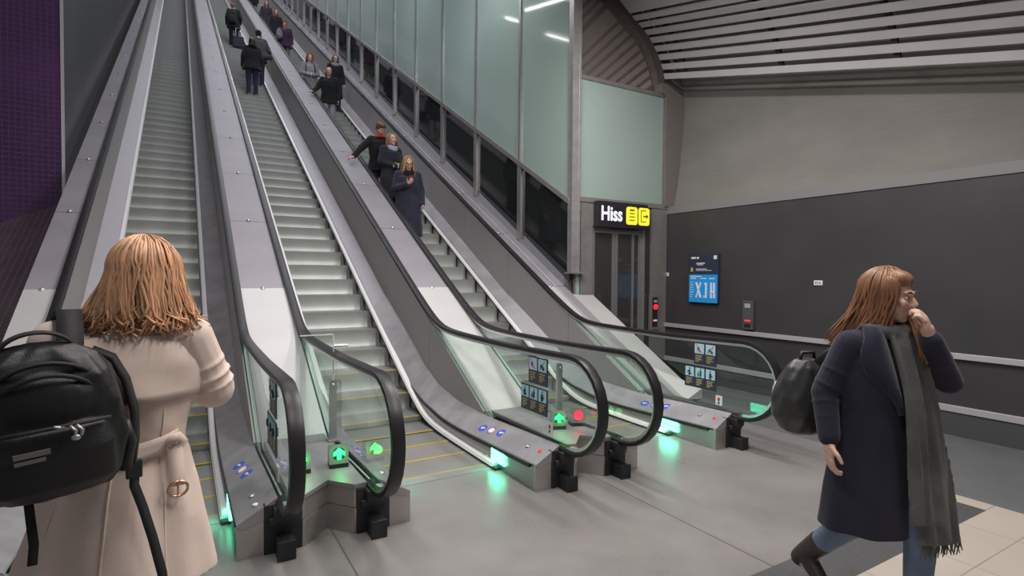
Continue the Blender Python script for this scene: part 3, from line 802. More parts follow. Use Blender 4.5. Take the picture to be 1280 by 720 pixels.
def cover(x0, x1, label, ystart, wide=False, studs=True):
    T = thing('escalator_cover', label, 'cover', ((x0+x1)/2, ystart, 0), group=None)
    o = Vector((-(x0+x1)/2, -ystart, 0))
    bm = B()
    sweep(bm, [[Vector((x0, y, z_cover(y)-.02)), Vector((x0, y, z_cover(y))), Vector((x1, y, z_cover(y))), Vector((x1, y, z_cover(y)-.02))] for y in [ystart, 6, 9, YTOP]])
    bmesh.ops.translate(bm, verts=bm.verts[:], vec=o)
    sh = link('sheet', (lambda me: (bm.to_mesh(me), me)[1])(bpy.data.meshes.new('sheet')), M['cover'], T); bm.free()
    Mi = Matrix.Rotation(HT, 4, 'X')
    low = B()
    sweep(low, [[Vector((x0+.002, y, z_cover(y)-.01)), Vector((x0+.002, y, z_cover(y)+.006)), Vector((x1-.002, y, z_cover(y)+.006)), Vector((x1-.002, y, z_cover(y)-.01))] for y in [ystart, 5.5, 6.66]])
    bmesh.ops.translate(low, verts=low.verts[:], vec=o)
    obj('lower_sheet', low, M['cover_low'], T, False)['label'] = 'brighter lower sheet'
    y = 6.63
    while y < 33:
        xs = (x0*.5+x1*.5,)
        bm = B()
        for xx in xs:
            lathe(bm, [(.024,0),(.026,.006),(.020,.016),(.008,.022)], 12, 0, Matrix.Translation(Vector((xx, y+.03, z_cover(y+.03))) + o) @ Mi)
        if studs: obj('stud', bm, M['chrome'], T, True)
        else: bm.free()
        y += 1.55
    return T
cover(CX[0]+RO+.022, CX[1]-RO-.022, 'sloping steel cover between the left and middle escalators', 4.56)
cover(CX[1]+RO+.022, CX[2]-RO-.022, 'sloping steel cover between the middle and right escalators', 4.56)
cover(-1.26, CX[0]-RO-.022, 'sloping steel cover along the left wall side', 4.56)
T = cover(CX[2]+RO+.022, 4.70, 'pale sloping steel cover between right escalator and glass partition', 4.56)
bm = B()
o = -T.location
sweep(bm, [[Vector((4.70, y, z_cover(y)-.05)), Vector((4.70, y, z_cover(y)+.012)), Vector((4.715, y, z_cover(y)+.025)), Vector((4.86, y, z_cover(y)+.025)), Vector((4.86, y, z_cover(y)-.05))] for y in (4.45, 9, YTOP)])
bmesh.ops.translate(bm, verts=bm.verts[:], vec=o); obj('raised_edge', bm, M['cover'], T)
bm = B()
sweep(bm, [[Vector((4.86, y, z_cover(y)-.05)), Vector((4.86, y, z_cover(y)+.012)), Vector((5.02, y, z_cover(y)-.0)), Vector((5.25, y, z_cover(y)-.005)), Vector((5.25, y, z_cover(y)-.45 if z_cover(y)>.75 else .3))] for y in (4.42, 5.2, 6.46)])
bmesh.ops.translate(bm, verts=bm.verts[:], vec=o); obj('lower_cover', bm, M['cover_low'], T)

def housing(xa, xb, label, rail_a, rail_b):
    """steel box at floor level between two newels; xa/xb outer skirt lines, rail_* handrail centres"""
    xm = (rail_a+rail_b)/2
    T = thing('base_housing', label, 'housing', (xm, 3.5, 0))
    o = Vector((-xm, -3.5, 0))
    tw = RO-.045
    ra, rb = rail_a-.045, rail_b+.045     # inner deck outer edges... seen from the middle
    za = .312
    top = [(rail_a+.04, 3.42), (rail_a+.115, 3.40), (xm+.02, 3.57), (rail_b-.115, 3.41), (rail_b-.04, 3.42), (rail_b-.04, 4.66), (rail_a+.04, 4.66)]
    bm = B(); prism(bm, [(x-xm, y-3.5) for x, y in top], 2, za-.025, za); obj('top_plate', bm, M['deck'], T)
    bm = B()
    up = [(rail_a+.105, 3.412), (rail_a+.118, 3.412), (xm+.02, 3.585), (rail_b-.118, 3.422), (rail_b-.105, 3.422)]
    for z0, z1, d in ((.165, za-.025, 0), (0, .160, -.008)):
        sweep(bm, [[Vector((x-xm, y-3.5+d*0, z0)), Vector((x-xm, y-3.5+d, z1 if d == 0 else z1)), Vector((x-xm, y-3.5+.03, z1)), Vector((x-xm, y-3.5+.03, z0))] for x, y in up])
    obj('notched_front', bm, M['base'], T)
    for a, b, s in ((xa, rail_a-.10, 1), (rail_b+.10, xb, -1)):
        bm = B()
        z1, z2 = (.20, .275) if s > 0 else (.275, .20)
        prism(bm, [(a-xm, 0), (b-xm, 0), (b-xm, z2), (a-xm, z1)], 1, 3.415-3.5, 3.445-3.5)
        obj('front_panel', bm, M['base'], T)
    return T
housing(CX[0]+HW+.01, CX[1]-HW-.01, 'notched steel base box between left and middle escalator newels', CX[0]+RO, CX[1]-RO)
housing(CX[1]+HW+.01, CX[2]-HW-.01, 'notched steel base box between middle and right escalator newels', CX[1]+RO, CX[2]-RO)
def end_housing(x_in, rail, x_out, label):
    T = thing('base_housing', label, 'housing', (rail, 3.5, 0))
    s = 1 if x_out > rail else -1
    bm = B()
    a, b = sorted((rail+s*.03, x_out)); box(bm, (a-rail, -.08, .26), (b-rail, 1.2, .312)); obj('top_plate', bm, M['deck'], T)
    bm = B(); a, b = sorted((rail+s*.105, x_out)); box(bm, (a-rail, -.085, 0), (b-rail, -.055, .262)); obj('front_panel', bm, M['base'], T)
    bm = B(); a, b = sorted((x_out-s*.02, x_out)); box(bm, (a-rail, -.055, 0), (b-rail, 1.2, .262)); obj('side_panel', bm, M['base'], T)
    bm = B(); a, b = sorted((x_in, rail-s*.10))
    z1, z2 = (.20,.275) if x_in < rail else (.275,.20)
    prism(bm, [(a-rail, 0), (b-rail, 0), (b-rail, z2), (a-rail, z1)], 1, -.085, -.055); obj('front_panel', bm, M['base'], T)
end_housing(CX[0]-HW-.01, CX[0]-RO, CX[0]-RO-.28, 'steel base box left of the left escalator newel')
end_housing(CX[2]+HW+.01, CX[2]+RO, CX[2]+RO+.12, 'steel base box at the far right escalator newel')

# direction lights standing on the base boxes
def indicator(x, y, m, label, arrow, rz=0):
    T = thing('direction_light', label, 'signal light', (x, y, .312), rz)
    bm = B()
    w = .062
    # wedge with its face tilted to the reader
    prism(bm, [(-.05, .03), (.055, .0), (.075, .0), (.045, .135), (-.02, .155)], 0, -w, w)
    obj('body', bm, M['steel'], T)
    bm = B(); box(bm, (-w, -.045, 0), (w, .055, .028)); obj('foot', bm, M['black'], T)
    Mx = Matrix.Translation((0, -.036, .093)) @ Matrix.Rotation(R(76), 4, 'X')
    bm = B()
    lathe(bm, [(.042, 0), (.042, .003), (.039, .004)], 24, 0, Mx); ring = obj('lens', bm, mat('lens_dark', (.01,.05,.02) if arrow else (.06,.01,.01), .2), T)
    bm = B()
    if arrow:
        prism(bm, [(-.014,-.038),(.014,-.038),(.014,-.004),(.038,-.014),(.038,.010),(.0,.040),(-.038,.010),(-.038,-.014),(-.014,-.004)], 2, .006, .010, 0, Mx)
    else:
        lathe(bm, [(.040, .005), (.040, .009), (.03, .011)], 20, 0, Mx)
    obj('lit_symbol', bm, m, ring)
indicator(.90, 3.80, M['green'], 'green arrow light on base box left of the middle escalator newel', True, R(-6))
indicator(.655, 3.80, M['green'], 'green arrow light half hidden behind the left escalator newel', True, R(-6))
indicator(2.745, 3.83, M['green'], 'green signal light on base box beside the safety signs', True, R(-20))
indicator(2.95, 3.83, M['red'], 'red signal light on base box between middle and right escalators', False, R(-20))
def bollard(x, y, label):
    T = thing('barrier_post', label, 'post', (x, y, .312))
    bm = B(); rrect2 = [(-.028,0),(.028,0),(.028,.455),(.018,.478),(-.018,.478),(-.028,.455)]
    prism(bm, rrect2, 1, -.014, .014); obj('blade', bm, M['steel'], T)
    bm = B(); box(bm, (-.04,-.05,0), (.04,.05,.012)); obj('foot', bm, M['steel'], T)
    bm = B(); lathe(bm, [(.012,0),(.012,.006),(.006,.01)], 12, 0, Matrix.Translation((0,-.014,.44)) @ RX); obj('bolt', bm, M['chrome'], T)
    return T
bollard(1.0, 4.40, 'slim steel barrier post left of the middle escalator newel')
bollard(3.03, 4.21, 'slim steel barrier post behind the red signal light')
T = thing('glass_barrier', 'clear glass barrier sheet bolted beside the slim steel post', 'glass barrier', (.885, 4.42, .312))
bm = B(); box(bm, (-.125,-.006,.0), (.125,.006,.83)); obj('pane', bm, M['glass'], T)
bm = B(); box(bm, (-.125,-.007,.826), (.125,.007,.834)); box(bm, (.121,-.007,0), (.127,.007,.834)); obj('pane_edge', bm, mat('bright_glass_edge', (.75,.78,.76), .2), T)
bm = B(); tube(bm, [(.125,-.0,.74),(.235,-.0,.74)], .012, 8); obj('bracket', bm, M['steel'], T)

# tube lamps under the ceiling, mirrored in the green glass
def tube_lamp(a, b, label):
    a = Vector(a); b = Vector(b); T = thing('tube_lamp', label, 'lamp', (a+b)/2); o = -(a+b)/2
    bm = B(); tube(bm, [a+o, b+o], .022, 10); obj('tube', bm, emis('lamp_tube', (1,.98,.95), 14), T)
    bm = B(); d = (b-a).normalized()
    for p, q in ((a, -1), (b, 1)): tube(bm, [p+o, p+o+d*q*.04], .028, 10)
    tube(bm, [a+o+V(0,0,.05), b+o+V(0,0,.05)], .035, 6); obj('batten', bm, M['white'], T)
tube_lamp((4.1,6.95,6.13), (4.1,9.0,6.63), 'tube lamp along the ceiling slope, mirrored in the green glass')
tube_lamp((3.06,11.0,7.44), (3.40,11.0,7.44), 'short cross tube lamp farther up, mirrored in the green glass')
tube_lamp((1.98,10.5,7.06), (2.62,10.5,7.06), 'short cross tube lamp near the column, mirrored in the green glass')
# ------------------------------------------------------------------ people
def skin_mat(name, c): return mat(name, c, .5, 0, var=.05, vscale=14, sss=.08)
SK = skin_mat('fair_skin', (.62,.40,.32)); SK2 = skin_mat('ruddy_skin', (.60,.32,.25))
_mc = {}
def cloth(c, rough=.85, var=.10, bump=.12, bs=160):
    k = (tuple(round(x,3) for x in c), rough, var, bump)
    if k not in _mc: _mc[k] = mat('cloth_%02d' % len(_mc), c, rough, 0, var=var, vscale=7, bump=bump, bscale=bs, sheen=.15, spec=.25)
    return _mc[k]
def hairmat(c):
    k = ('hair',)+tuple(c)
    if k not in _mc: _mc[k] = mat('hair_%02d' % len(_mc), c, .42, 0, var=.35, vscale=26, vstretch=(1,1,.12), bump=.35, bscale=70, bstretch=(1,1,.08), spec=.4)
    return _mc[k]

def V(*a): return Vector(a)
def hand(bm, w, d, pn, k=1.0, curl=.5, side=1, thumb=.5):
    """w wrist, d hand direction, pn palm normal (the side the fingers curl to)"""
    d = Vector(d).normalized(); pn = Vector(pn); pn = (pn - d*pn.dot(d)).normalized(); s = d.cross(pn)*side
    M3 = Matrix((s, d, pn)).transposed()
    ball(bm, w + d*.045*k, (.040*k, .052*k, .017*k), M3)
    rcone(bm, w - d*.02*k, w + d*.03*k, .025*k, .027*k)
    for i, (o, L) in enumerate(((-.030,.066),(-.010,.076),(.011,.071),(.030,.056))):
        p = w + d*(.086 - .006*abs(i-1.3))*k + s*o*k; a = .15 + curl*.5; q = p; dd = d
        for j, f in enumerate((.45,.32,.23)):
            ang = curl*(.55+.35*j)
            c_, s_ = math.cos(ang), math.sin(ang)
            base = d if j == 0 else dd
            nn = pn if j == 0 else nn2
            dd = (base*c_ + nn*s_).normalized(); nn2 = (nn*c_ - base*s_).normalized()
            q2 = q + dd*L*f*k; rcone(bm, q, q2, (.0098-.0012*j)*k, (.0088-.0012*j)*k, 10); q = q2
    p = w + d*.025*k - s*.034*k
    t1 = p + (d*.6 - s*.75*(1-thumb*.5) + pn*thumb*.6).normalized()*.038*k
    t2 = t1 + (d*.85 - s*.25 + pn*thumb*.7).normalized()*.032*k
    rcone(bm, w + d*.012*k - s*.018*k, p, .016*k, .013*k, 10); rcone(bm, p, t1, .012*k, .0105*k, 10); rcone(bm, t1, t2, .0105*k, .0085*k, 10)

def head(bm, Hm, k=1.0):
    """Hm: matrix of the head frame, origin at its centre, +y is the face"""
    def b(c, r, rot=None): 
        ball(bm, Hm @ (V(*c)*k), tuple(x*k for x in r), Hm.to_3x3() if rot is None else Hm.to_3x3() @ rot, 0, 18, 14)
    b((0,-.012,.030),(.076,.098,.088)); b((0,.012,-.02),(.066,.080,.095)); b((0,.040,-.070),(.046,.045,.042))
    b((0,.058,-.098),(.024,.024,.020)); b((0,.086,.022),(.055,.014,.010))
    b((.036,.074,-.022),(.024,.02,.022)); b((-.036,.074,-.022),(.024,.02,.022))
    rcone(bm, Hm @ (V(0,.088,.010)*k), Hm @ (V(0,.108,-.028)*k), .009*k, .013*k, 12)
    b((.011,.098,-.033),(.009,.010,.008)); b((-.011,.098,-.033),(.009,.010,.008))
    b((0,.088,-.057),(.022,.011,.006)); b((0,.086,-.067),(.020,.011,.007))
    for s in (-1, 1): b((s*.076,-.005,-.008),(.010,.020,.032))
def face_parts(par, Hm, k, brow=(.12,.07,.05), mouth=(.5,.2,.2), glasses=False):
    m3 = Hm.to_3x3()
    bm = B(); bm2 = B()
    for s in (-1, 1):
        c = V(s*.031,.084,.004)*k
        ball(bm, Hm @ c, (.0135*k,.008*k,.0075*k), m3, 0, 12, 8); ball(bm, Hm @ (c+V(0,.0055,0)*k), (.006*k,.0035*k,.006*k), m3, 1, 10, 6)
        tube(bm2, [Hm @ (V(s*.014,.098,.024)*k), Hm @ (V(s*.032,.097,.030)*k), Hm @ (V(s*.050,.086,.024)*k)], [.003*k,.004*k,.002*k], 6)
    obj('eyes', bm, [mat('eye_white', (.75,.72,.70), .3) if 'ew' not in M else M['ew'], M['black']], par, True)
    obj('eyebrows', bm2, cloth(brow, .7, 0, 0), par, True)
    bm = B()
    for zz, t in ((-.058,.0045),(-.0655,.005)):
        tube(bm, [Hm @ (V(-.022,.088,-.061)*k), Hm @ (V(-.008,.0985,zz)*k), Hm @ (V(.008,.0985,zz)*k), Hm @ (V(.022,.088,-.061)*k)], [.002*k,t*k,t*k,.002*k], 8)
    obj('lips', bm, cloth(mouth, .45, 0, 0), par, True)
    if glasses:
        bm = B()
        for s in (-1, 1):
            tube(bm, [Hm @ ((V(s*.033,.104,.002)+V(.023*math.cos(a), 0, .019*math.sin(a)))*k) for a in [2*PI*i/12 for i in range(13)]], .0025*k, 6)
            tube(bm, [Hm @ (V(s*.056,.102,.006)*k), Hm @ (V(s*.078,.0,.004)*k)], .002*k, 6)
        tube(bm, [Hm @ (V(-.010,.105,.004)*k), Hm @ (V(.010,.105,.004)*k)], .002*k, 6)
        obj('glasses', bm, M['black'], par)
M['ew'] = mat('eye_white', (.75,.72,.70), .3)

def head_matrix(pos, yaw, pitch, roll=0):
    return Matrix.Translation(pos) @ Matrix.Rotation(R(yaw), 4, 'Z') @ Matrix.Rotation(R(pitch), 4, 'X') @ Matrix.Rotation(R(roll), 4, 'Y')

def strands(bm, Hm, k, rnd, n, length, spread=.0, start=(-.3, 1.0), thick=.010, wave=.012, hug=1.0, tip=.35, face_gap=62, flow=V(0,0,0), frizz=.0):
    """locks of hair combed from the crown over the skull and falling to `length` below the head centre"""
    for i in range(n):
        a = R(rnd.uniform(face_gap, 360-face_gap)) + PI/2      # 90 deg = face
        L = length*rnd.uniform(.86, 1.06)
        pts = []; ph = rnd.uniform(0, 6.28); u0 = rnd.uniform(.02, .5)
        rr = rnd.uniform(.0, .012)
        ca, sa = math.cos(a), math.sin(a)
        for j in range(10):
            t = j/9
            ang = u0 + (PI*.5-u0)*min(1, t/.36)
            if t <= .36:
                p = V(ca*(.086+rr)*math.sin(ang), -.012+sa*(.106+rr)*math.sin(ang), .030+(.100+rr)*math.cos(ang))
            else:
                f = (t-.36)/.64
                w = wave*math.sin(ph+f*7)*f
                rad = 1 + spread*f
                p = V(ca*(.086+rr)*rad + w*sa, -.012 + sa*(.106+rr)*rad + w*ca, .030 - (L+.03)*f)
            wp = Hm @ (p*k)
            if t > .36: wp = wp + flow*((t-.36)/.64)**1.4 + V(rnd.uniform(-1,1), rnd.uniform(-1,1), rnd.uniform(-1,1))*frizz*k
            pts.append(wp)
        th = thick*k*rnd.uniform(.7, 1.25)
        tube(bm, pts, [th*(.55+.45*min(1, j/3)) if j < 6 else th*(1-(1-tip)*(j-5)/4) for j in range(10)], 7, 0, .55)

def hair(par, Hm, k, style, colr, rnd, length=.26, n=70, **kw):
    bm = B()
    def b(c, r): ball(bm, Hm @ (V(*c)*k), tuple(x*k for x in r), Hm.to_3x3(), 0, 18, 14)
    if style == 'short':
        b((0,-.022,.040),(.086,.103,.090)); b((0,.035,.085),(.066,.060,.040)); b((0,-.07,-.02),(.066,.045,.06))
        for s in (-1,1): b((s*.074,-.02,.0),(.014,.04,.05))
        me = fuse(bm, .010*k, 3); return link('hair', me, hairmat(colr), par, True)
    if style == 'bald':
        b((0,-.068,-.02),(.070,.046,.042))
        for s in (-1,1): b((s*.070,-.035,-.006),(.014,.045,.032))
        me = fuse(bm, .010*k, 3); return link('hair', me, hairmat(colr), par, True)
    if style == 'cap':
        b((0,-.015,.045),(.090,.110,.084)); b((0,-.05,-.0),(.080,.065,.07))
        me = fuse(bm, .010*k, 3); return link('knit_cap', me, cloth(colr), par, True)
    # long: scalp mass plus locks
    b((0,-.026,.038),(.084,.100,.092)); b((0,-.060,-.05),(.074,.050,.11))
    strands(bm, Hm, k, rnd, n, length, **kw)
    return obj('hair', bm, hairmat(colr), par, True)

def person(label, loc, yaw, h, arms, headrot=(0,0), lean=0, legs='stand', group='people riding the escalators',
           coat=(.02,.02,.03), hem=.55, flare=.03, trousers=(.02,.025,.05), shoes=(.02,.02,.02), hairs=('short', (.06,.035,.02)), hair_kw={},
           skin=None, voxel=.010, scarf=None, hood=None, glasses=False, bulk=1.0, seed=1, curl=.6, cat='person', palms=None):
    """local frame: +y front, +x right side of the body, origin between the feet; sizes for 1.70 m scaled by k"""
    k = h/1.70; rnd = random.Random(seed)
    P = thing('person', label, cat, loc, yaw, group)
    skin = skin or SK
    ln = math.tan(R(lean))
    def lz(p): return V(p[0], p[1] + max(0, p[2]-.9)*ln, p[2])*k
    hips = {s: lz((s*.088, 0, .90)) for s in (-1, 1)}
    if legs == 'stand':
        knee = {s: lz((s*.095, .015, .48)) for s in (-1, 1)}; ank = {s: lz((s*.10, -.01, .085)) for s in (-1, 1)}
    elif legs == 'stepdown':   # left foot a step lower
        knee = {1: lz((.095,.10,.52)), -1: lz((-.095,.03,.47))}; ank = {1: lz((.10,.02,.085)), -1: lz((-.10,.0,.085))}
    else:
        knee, ank = legs['knee'], legs['ankle']
        knee = {s: V(*knee[s])*k for s in knee}; ank = {s: V(*ank[s])*k for s in ank}
    sh = {s: lz((s*.165, -.005, 1.395)) for s in (-1, 1)}
    el = {s: lz(arms[s][0]) for s in arms}; wr = {s: lz(arms[s][1]) for s in arms}
    hc = lz((0, .025, 1.585)); hc = hc + V(0, .03*ln, 0)
    Hm = head_matrix(hc, headrot[0], headrot[1])
    # body: one continuous skin
    bm = B()
    rcone(bm, lz((0,-.01,1.36)), hc + V(0,-.015,-.03)*k, .058*k, .052*k)
    ball(bm, lz((0,0,1.27)), (.150*k,.095*k,.17*k)); ball(bm, lz((0,0,1.08)), (.128*k,.088*k,.13*k)); ball(bm, lz((0,-.01,.94)), (.155*k,.105*k,.13*k))
    for s in (-1, 1):
        rcone(bm, lz((s*.05,0,1.40)), sh[s], .055*k, .050*k)
        rcone(bm, sh[s], el[s], .050*k, .040*k); rcone(bm, el[s], wr[s], .040*k, .026*k)
        d = (wr[s]-el[s]).normalized()
        hd = arms[s][2] if len(arms[s]) > 2 and arms[s][2] is not None else d
        pn = arms[s][3] if len(arms[s]) > 3 else V(-s*.9, .3, 0)
        hand(bm, wr[s]+Vector(hd).normalized()*.015*k, hd, pn, k*.98, curl, 1 if s < 0 else -1)
        rcone(bm, hips[s], knee[s], .082*k, .058*k); rcone(bm, knee[s], ank[s], .056*k, .038*k)
        rcone(bm, ank[s]+V(0,-.02,-.03)*k, ank[s]+V(0,.13,-.048)*k, .036*k, .028*k)
    head(bm, Hm, k)
    body = link('body', fuse(bm, min(voxel*.75, .0075)*1.0, 2, .4), skin, P, True)
    face_parts(body, Hm, k, glasses=glasses)
    # trousers
    bm = B()
    ball(bm, lz((0,-.01,.95)), (.168*k,.118*k,.13*k))
    for s in (-1, 1):
        rcone(bm, hips[s], knee[s], .094*k*bulk**.5, .072*k); rcone(bm, knee[s], ank[s]+V(0,0,.0), .070*k, .056*k)
    link('trousers', fuse(bm, voxel, 2), cloth(trousers), P, True)
    # shoes
    for s in (-1, 1):
        bm = B()
        a = ank[s]
        rcone(bm, a+V(0,-.03,-.035)*k, a+V(0,.02,-.02)*k, .046*k, .050*k); rcone(bm, a+V(0,.02,-.025)*k, a+V(0,.145,-.048)*k, .048*k, .037*k)
        box(bm, tuple(a+V(-.043,-.075,-.086)*k), tuple(a+V(.043,.185,-.066)*k))
        link('shoe', fuse(bm, .009*k, 2), cloth(shoes, .5), P, True)
    # coat with sleeves, one garment
    bm = B()
    q = bulk
    rings = [(1.425,0,-.012,.075,.070),(1.395,0,-.008,.150,.094),(1.33,0,0,.196*q,.122*q),(1.20,0,.005,.190*q,.132*q),(1.06,0,.003,.172*q,.122*q),(.95,0,0,.190*q,.134*q)]
    zz = .85
    while zz > hem+.02:
        t = (.95-zz)/(.95-hem+1e-6); rings.append((zz, 0, 0, (.192+flare*t)*q, (.137+flare*.9*t)*q)); zz -= .10
    rings.append((hem, 0, 0, (.192+flare)*q, (.137+flare*.9)*q))
    rings = [(z*k, cx*k, (cy + max(0,z-.9)*ln)*k, rx*k, ry*k) for z, cx, cy, rx, ry in rings]
    ph = rnd.uniform(0, 6)
    loft(bm, rings, 40, lambda a, z: k*.007*math.sin(7*a+ph+z*3)*max(0, min(1, (1.0-z/k)*2.2)) + k*.004*math.sin(3*a+z*23))
    for s in (-1, 1):
        rcone(bm, lz((s*.09,-.005,1.385)), sh[s], .066*k*q, .070*k*q)
        rcone(bm, sh[s], el[s], .070*k*q, .060*k*q); rcone(bm, el[s], wr[s] - (wr[s]-el[s]).normalized()*.01*k, .059*k*q, .047*k*q)
        dd = (el[s]-sh[s]); 
        for t_ in (.45, .75, .95): ball(bm, sh[s]+dd*t_ + V(0,0,0), (.068*k*q,.068*k*q,.018*k), dd.to_track_quat('Z','Y').to_matrix())
    tagc = 'coat' if hem < .75 else 'jacket'
    ct = link(tagc, fuse(bm, voxel, 3), cloth(coat), P, True)
    # collar
    bm = B()
    tube(bm, [lz((.078*math.cos(a), -.012+.076*math.sin(a), 1.43+.012*math.cos(a*2))) for a in [PI*.5+.5+(2*PI-1.0)*i/14 for i in range(15)]], .022*k, 8)
    obj('collar', bm, cloth(coat), ct, True)
    # front closing line
    bm = B(); tube(bm, [lz((.012, .128*q+.004+ (.0 if z > .95 else flare*.9*(.95-z)/(.95-hem+1e-6)), z)) for z in [1.32-.06*i for i in range(int((1.32-hem)/.06)+1)]], .006*k, 6)
    obj('placket', bm, cloth(tuple(x*.6 for x in coat)), ct, True)
    if scarf:
        bm = B()
        for r_, z, t in ((.088,1.435,.036),(.092,1.40,.034)):
            tube(bm, [lz((r_*math.cos(a), .006+r_*1.0*math.sin(a), z+.012*math.sin(a*3))) for a in [2*PI*i/20 for i in range(21)]], t*k, 10)
        link('scarf', fuse(bm, .009*k, 2), cloth(scarf, .9, .2), P, True)
    if hood:
        bm = B()
        tube(bm, [lz((.10*math.cos(a), -.045+.095*math.sin(a), 1.43+.03*-math.sin(a))) for a in [PI+.2+(PI-.4)*i/12 for i in range(13)]], [.03*k+.022*k*math.sin(PI*i/12) for i in range(13)], 10)
        tube(bm, [lz((.085*math.cos(a), .0+.088*math.sin(a), 1.44)) for a in [2*PI*i/16 for i in range(17)]], .024*k, 8)
        link('hood', fuse(bm, .009*k, 2), cloth(hood, .8), P, True)
    st = hairs[0]
    hair(body, Hm, k, st, hairs[1], rnd, **hair_kw) if st != 'none' else None
    P['_k'] = k
    return P, Hm, k

DOWN = {1: ((.235,-.02,1.12), (.245,.06,.88)), -1: ((-.235,-.02,1.12), (-.245,.06,.88))}
def rest(s): return DOWN[s]
def phone_arm(s): return ((s*.225,.02,1.14), (s*.06,.25,1.19), V(-s*.35,.55,.45), V(-s*.2,-.5,.7))
def fold_arm(s): return ((s*.235,.0,1.13), (s*.04,.20,1.06), V(-s*.95,.2,0), V(0,-1,0))

def step_at(Y):
    k = round((Y-.19-4.12)/STEPL); y, z = step_pos(k); return y+.19, z+.002
H0 = V(0,0,1.62)
def lane_spot(px, py, h):
    """foot point on the steps for a head seen at a photo point, for a person of height h"""
    d = r2*(px-640) - u2*(py-360) + fv*691.36
    n = V(0,-S,1); c = -S*5.58 + h
    t = (c - n.dot(H0))/n.dot(d); p = H0 + d*t
    y, z = step_at(p.y)
    # height that brings the head to the same picture row
    q = H0 + d*(y/d.y)
    return V(q.x, y, z), q.z - z

G_ = 'people riding the escalators'
def rider(label, px, py, h, yaw, **kw):
    loc, hh = lane_spot(px, py, h)
    return person(label, loc, R(yaw), hh, **kw) + (loc,)
DN = 180   # facing down towards the camera
# right escalator, riding down
P1, Hm1, k1, l1 = rider('woman in long navy coat with wavy blond hair reading a phone', 510, 197, 1.58, DN-8, arms={1: phone_arm(1), -1: ((-.24,-.02,1.12), (-.235,.09,.88))}, headrot=(0,-18),
    coat=(.030,.032,.055), hem=.32, flare=.05, bulk=1.12, hairs=('long', (.42,.235,.12)), hair_kw=dict(length=.30, n=90, spread=.55, wave=.03, thick=.012, face_gap=42), scarf=(.012,.012,.014), glasses=True, seed=11)
t = thing('phone', 'small dark phone held up by the woman in the navy coat', 'phone', l1 + Matrix.Rotation(R(DN-8), 3, 'Z') @ (V(.02,.315,1.265)*k1), R(DN-8))
bm = B(); box(bm, (-.036,-.006,-.07), (.036,.004,.07), bev=.003, M=Matrix.Rotation(R(-35),4,'X')); obj('case', bm, mat('phone_red', (.30,.03,.05), .4), t)
bm = B(); box(bm, (-.032,-.0075,-.064), (.032,-.006,.064), M=Matrix.Rotation(R(-35),4,'X')); obj('screen', bm, M['black'], t)
rider('woman in dark padded coat with pale lilac scarf and light brown hair', 489, 168, 1.58, DN+18, arms={1: fold_arm(1), -1: fold_arm(-1)}, headrot=(-8,6),
    coat=(.022,.023,.032), hem=.45, bulk=1.12, hairs=('long', (.34,.18,.09)), hair_kw=dict(length=.13, n=70, spread=.15, face_gap=48), scarf=(.42,.42,.60), seed=12)
rider('man bending his head with red hood, hand on the handrail', 474, 157, 1.60, DN-10, arms={1: ((.36,.06,1.20), (.50,.18,1.02), V(.6,.6,-.3), V(0,0,-1)), -1: rest(-1)}, headrot=(25,-38), lean=14,
    coat=(.012,.012,.014), hem=.80, bulk=1.1, hairs=('short', (.13,.06,.035)), hood=(.55,.02,.02), seed=13, skin=SK2)
rider('bald man in black jacket and grey trousers stepping down with hand on rail', 411, 87, 1.55, DN-12, arms={1: ((.30,.06,1.14), (.42,.22,1.0), V(.3,.9,-.2), V(0,0,-1)), -1: rest(-1)}, headrot=(10,-42), lean=10, legs='stepdown',
    coat=(.012,.013,.014), hem=.76, bulk=1.12, trousers=(.30,.29,.33), hairs=('bald', (.12,.09,.08)), skin=SK2, seed=14)
rider('woman with glasses, long dark hair and grey scarf behind the bald man', 419, 70, 1.60, DN, arms={1: rest(1), -1: rest(-1)}, coat=(.012,.012,.015), hem=.45, hairs=('long', (.10,.045,.035)), hair_kw=dict(length=.26, n=60, spread=.1, face_gap=46), scarf=(.30,.31,.31), glasses=True, seed=15)
P6, Hm6, k6, l6 = rider('woman with auburn hair in a light grey coat looking at her hands', 387, 68, 1.55, DN, arms={1: fold_arm(1), -1: fold_arm(-1)}, headrot=(0,-22), coat=(.26,.255,.29), hem=.55, trousers=(.02,.02,.03), hairs=('long', (.26,.085,.045)), hair_kw=dict(length=.20, n=60, spread=.2, face_gap=46), seed=16)
for s in (-1, 1):
    bm = B(); tube(bm, [V(s*.10,-.06,1.42)*k6, V(s*.115,.06,1.425)*k6, V(s*.12,.135,1.32)*k6, V(s*.13,.14,1.18)*k6, V(s*.16,.08,1.08)*k6], .018*k6, 8, 0, .5); obj('shoulder_strap', bm, M['black'], P6, True)
P7, Hm7, k7, l7 = rider('person in plum jacket and green trousers carrying a grey bag', 356, 27, 1.58, DN-6, arms={1: ((.26,.04,1.14), (.25,.25,1.08)), -1: rest(-1)}, coat=(.055,.022,.055), hem=.74, bulk=1.15, trousers=(.10,.17,.085), hairs=('short', (.16,.06,.04)), skin=SK2, seed=17)
bm = B(); rcone(bm, (.0,0,-.02), (.0,.02,.18), .10, .09); rcone(bm, (.06,.03,.02), (.05,.03,.16), .07, .06)
t = link('shoulder_bag', fuse(bm, .012, 3), cloth((.20,.21,.26)), None, True); t.location = l7 + Matrix.Rotation(R(DN-6),3,'Z') @ (V(.20,.24,1.05)*k7); tag(t, 'grey soft bag hanging in front of the plum jacket', 'bag')
